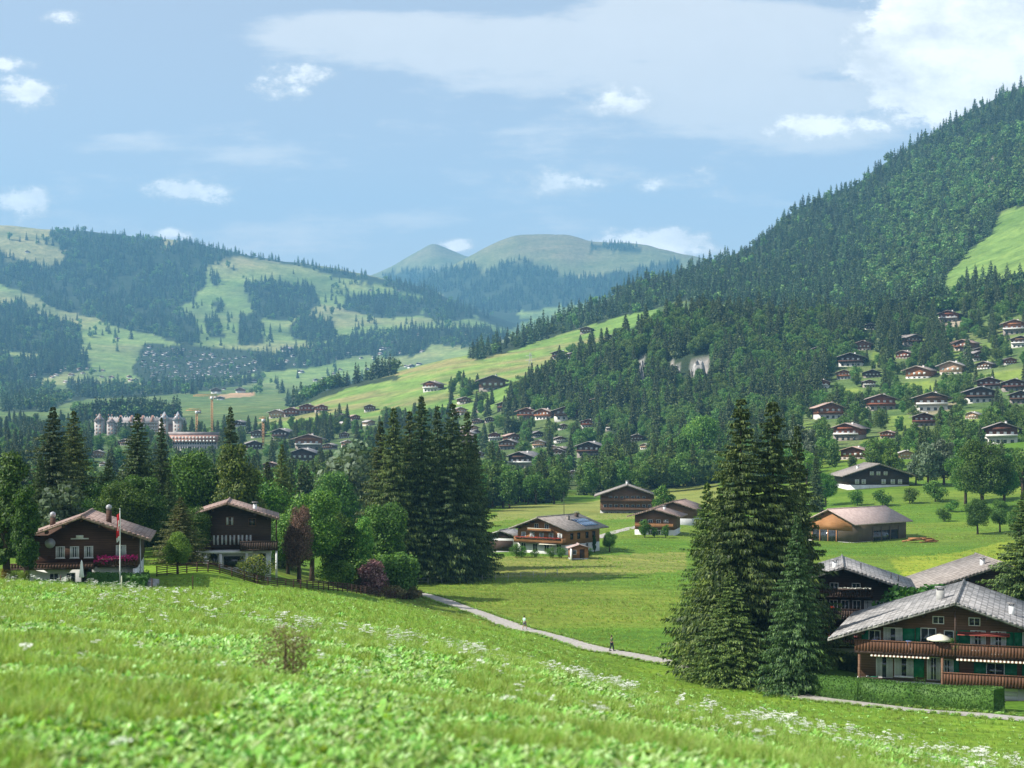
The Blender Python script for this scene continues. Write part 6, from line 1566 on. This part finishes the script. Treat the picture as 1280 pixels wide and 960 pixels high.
def meadow(n,y0,y1,expo,label,smul,weeds):
    # distance law: density per square metre falls with distance
    u=rng.random(n); k=2-expo; Y=(y0**k+(y1**k-y0**k)*u)**(1/k)
    px=rng.uniform(-170,1450,n); X=(px-CX)/F*Y
    z=np.array([ground_z(a,b) for a,b in zip(X,Y)])
    if y1>100:
        # only the near meadow itself, not behind the path or the fence
        pcx=np.interp(px,[q[0] for q in PATHPTS],[q[1] for q in PATHPTS]); lim=np.where(px<190,132,np.where(px<530,np.interp(px,[190,330,430,530],[152,166,185,214]),pcx-2.3)); ok=Y<lim
        X,Y,z,px=X[ok],Y[ok],z[ok],px[ok]
    s=smul(Y)*rng.uniform(.55,1.2,len(Y)); patch=vnoise(X/1.7,Y/1.7,77)
    idx=np.where(rng.random(len(Y))<weeds*(.25+1.4*(patch>.5)),rng.integers(3,6,len(Y)),rng.integers(0,3,len(Y)))
    tl=rng.normal(0,.16,(len(Y),2))
    return scatter('grass',np.stack([X,Y,z-.01],-1),s,rng.uniform(0,6.28,len(Y)),idx,cg,label,'grass',tilt=tl)
meadow(120000,5.5,60,1.35,'lush near meadow of grass and broad-leaved weeds',lambda Y:.44+Y*.009,1.0)
meadow(30000,55,220,1.5,'short grass on the lower part of the meadow towards the path',lambda Y:.75+Y*.0022,.2)
def field_tufts(n):
    Y=128*(420/128)**rng.random(n); px=rng.uniform(545,1420,n); X=(px-CX)/F*Y; keep=[]; pl_=np.interp(px,[q[0] for q in PATHPTS],[q[1] for q in PATHPTS])+2.6
    for i,(a,b,c) in enumerate(zip(px,Y,X)):
        if b<pl_[i] or (a>840 and b<190 and a<1300 and b>125 and a>990): continue
        if any(x0-3<a<x1+3 and Yk-1<b<Yk+18 for x0,x1,y0,y1,Yk in KEEP): continue
        keep.append(i)
    X=X[keep];Y=Y[keep]; z=np.array([ground_z(a,b) for a,b in zip(X,Y)]); m_=vnoise(X/6,Y/6,15)
    return scatter('grass',np.stack([X,Y,z-.02],-1),(.5+.9*m_)*rng.uniform(.5,1.3,len(X)),rng.uniform(0,6.28,len(X)),rng.integers(0,3,len(X)),cg,'short tufted grass over the flat fields beyond the path','grass')
field_tufts(46000)
p=P(705,300); o=MB().lathe([(.09,-.3),(.08,4),(.05,11.2),(.02,11.3)],n=8).build('pole','dark_metal'); o.location=p; tag(o,'thin dark pole standing behind the roof of the orange-brown chalet','pole')
def verge(n):
    i=rng.integers(2,len(pc)-2,n); t=pc[i+1]-pc[i-1]; t/=np.linalg.norm(t,axis=1)[:,None]; nn=np.stack([t[:,1],-t[:,0]],-1)
    s=rng.choice([-1,1],n)*(1.68+np.abs(rng.normal(0,.35,n))-.22*(vnoise(i*.35,s_:=np.zeros(n),3)>.55)); q=pc[i]+nn*s[:,None]+rng.normal(0,.1,(n,2))
    z=np.array([ground_z(a,b) for a,b in q]); return scatter('grass',np.stack([q[:,0],q[:,1],z],-1),rng.uniform(.5,1.3,n),rng.uniform(0,6.28,n),rng.integers(0,6,n),cg,'rough grass verge along both edges of the path','grass')
verge(5200)
cu2=bpy.data.collections.new('flowerpick')
for i in range(3): cu2.objects.link(bpy.data.objects.new(f'flowerpick_{i:02d}',umbel(30+i,[5,7,4][i])))
fx=[];fs=[]
line=[(-100,716),(0,724),(60,731),(130,738),(200,746),(300,757),(400,772),(480,786),(560,799),(640,812),(700,824),(780,838),(870,853),(960,868),(1060,880),(1160,893),(1290,908),(1400,916)]
for k in range(5200):
    px=rng.uniform(-120,1420); cl=vnoise(np.array(px/45.),np.array(.5),5); c2=vnoise(np.array(px/14.),np.array(3.5),6)
    lo,hi_=(34,95) if px<330 else (25,52)
    if rng.random()>(.05+.75*max(0,cl*.6+c2*.4-.3))*(.75 if px<330 else 1)*(.65 if px>800 else 1): continue
    Y=rng.uniform(lo,hi_) if px<330 else min(max(rng.normal(40 if px<800 else 34,6),24),54); q=P(px,Y); fx.append((q.x,q.y,q.z)); fs.append((.7+Y*.006)*rng.uniform(.6,1.1))
for k in range(50):
    px=rng.uniform(-60,1350); Y=rng.uniform(14,32); q=P(px,Y); fx.append((q.x,q.y,q.z)); fs.append(rng.uniform(.45,.75))
for (a,b,Y) in ((160,0,8.5),(404,0,22)):
    for _ in range(1):
        q=P(a+rng.uniform(-4,4),Y); fx.append((q.x,q.y,q.z)); fs.append(.7)
scatter('flowers',fx,fs,rng.uniform(0,6.28,len(fx)),rng.integers(0,3,len(fx)),cu2,'white umbel flowers dotted over the meadow and thick along its brow','flowers',tilt=rng.normal(0,.1,(len(fx),2)))
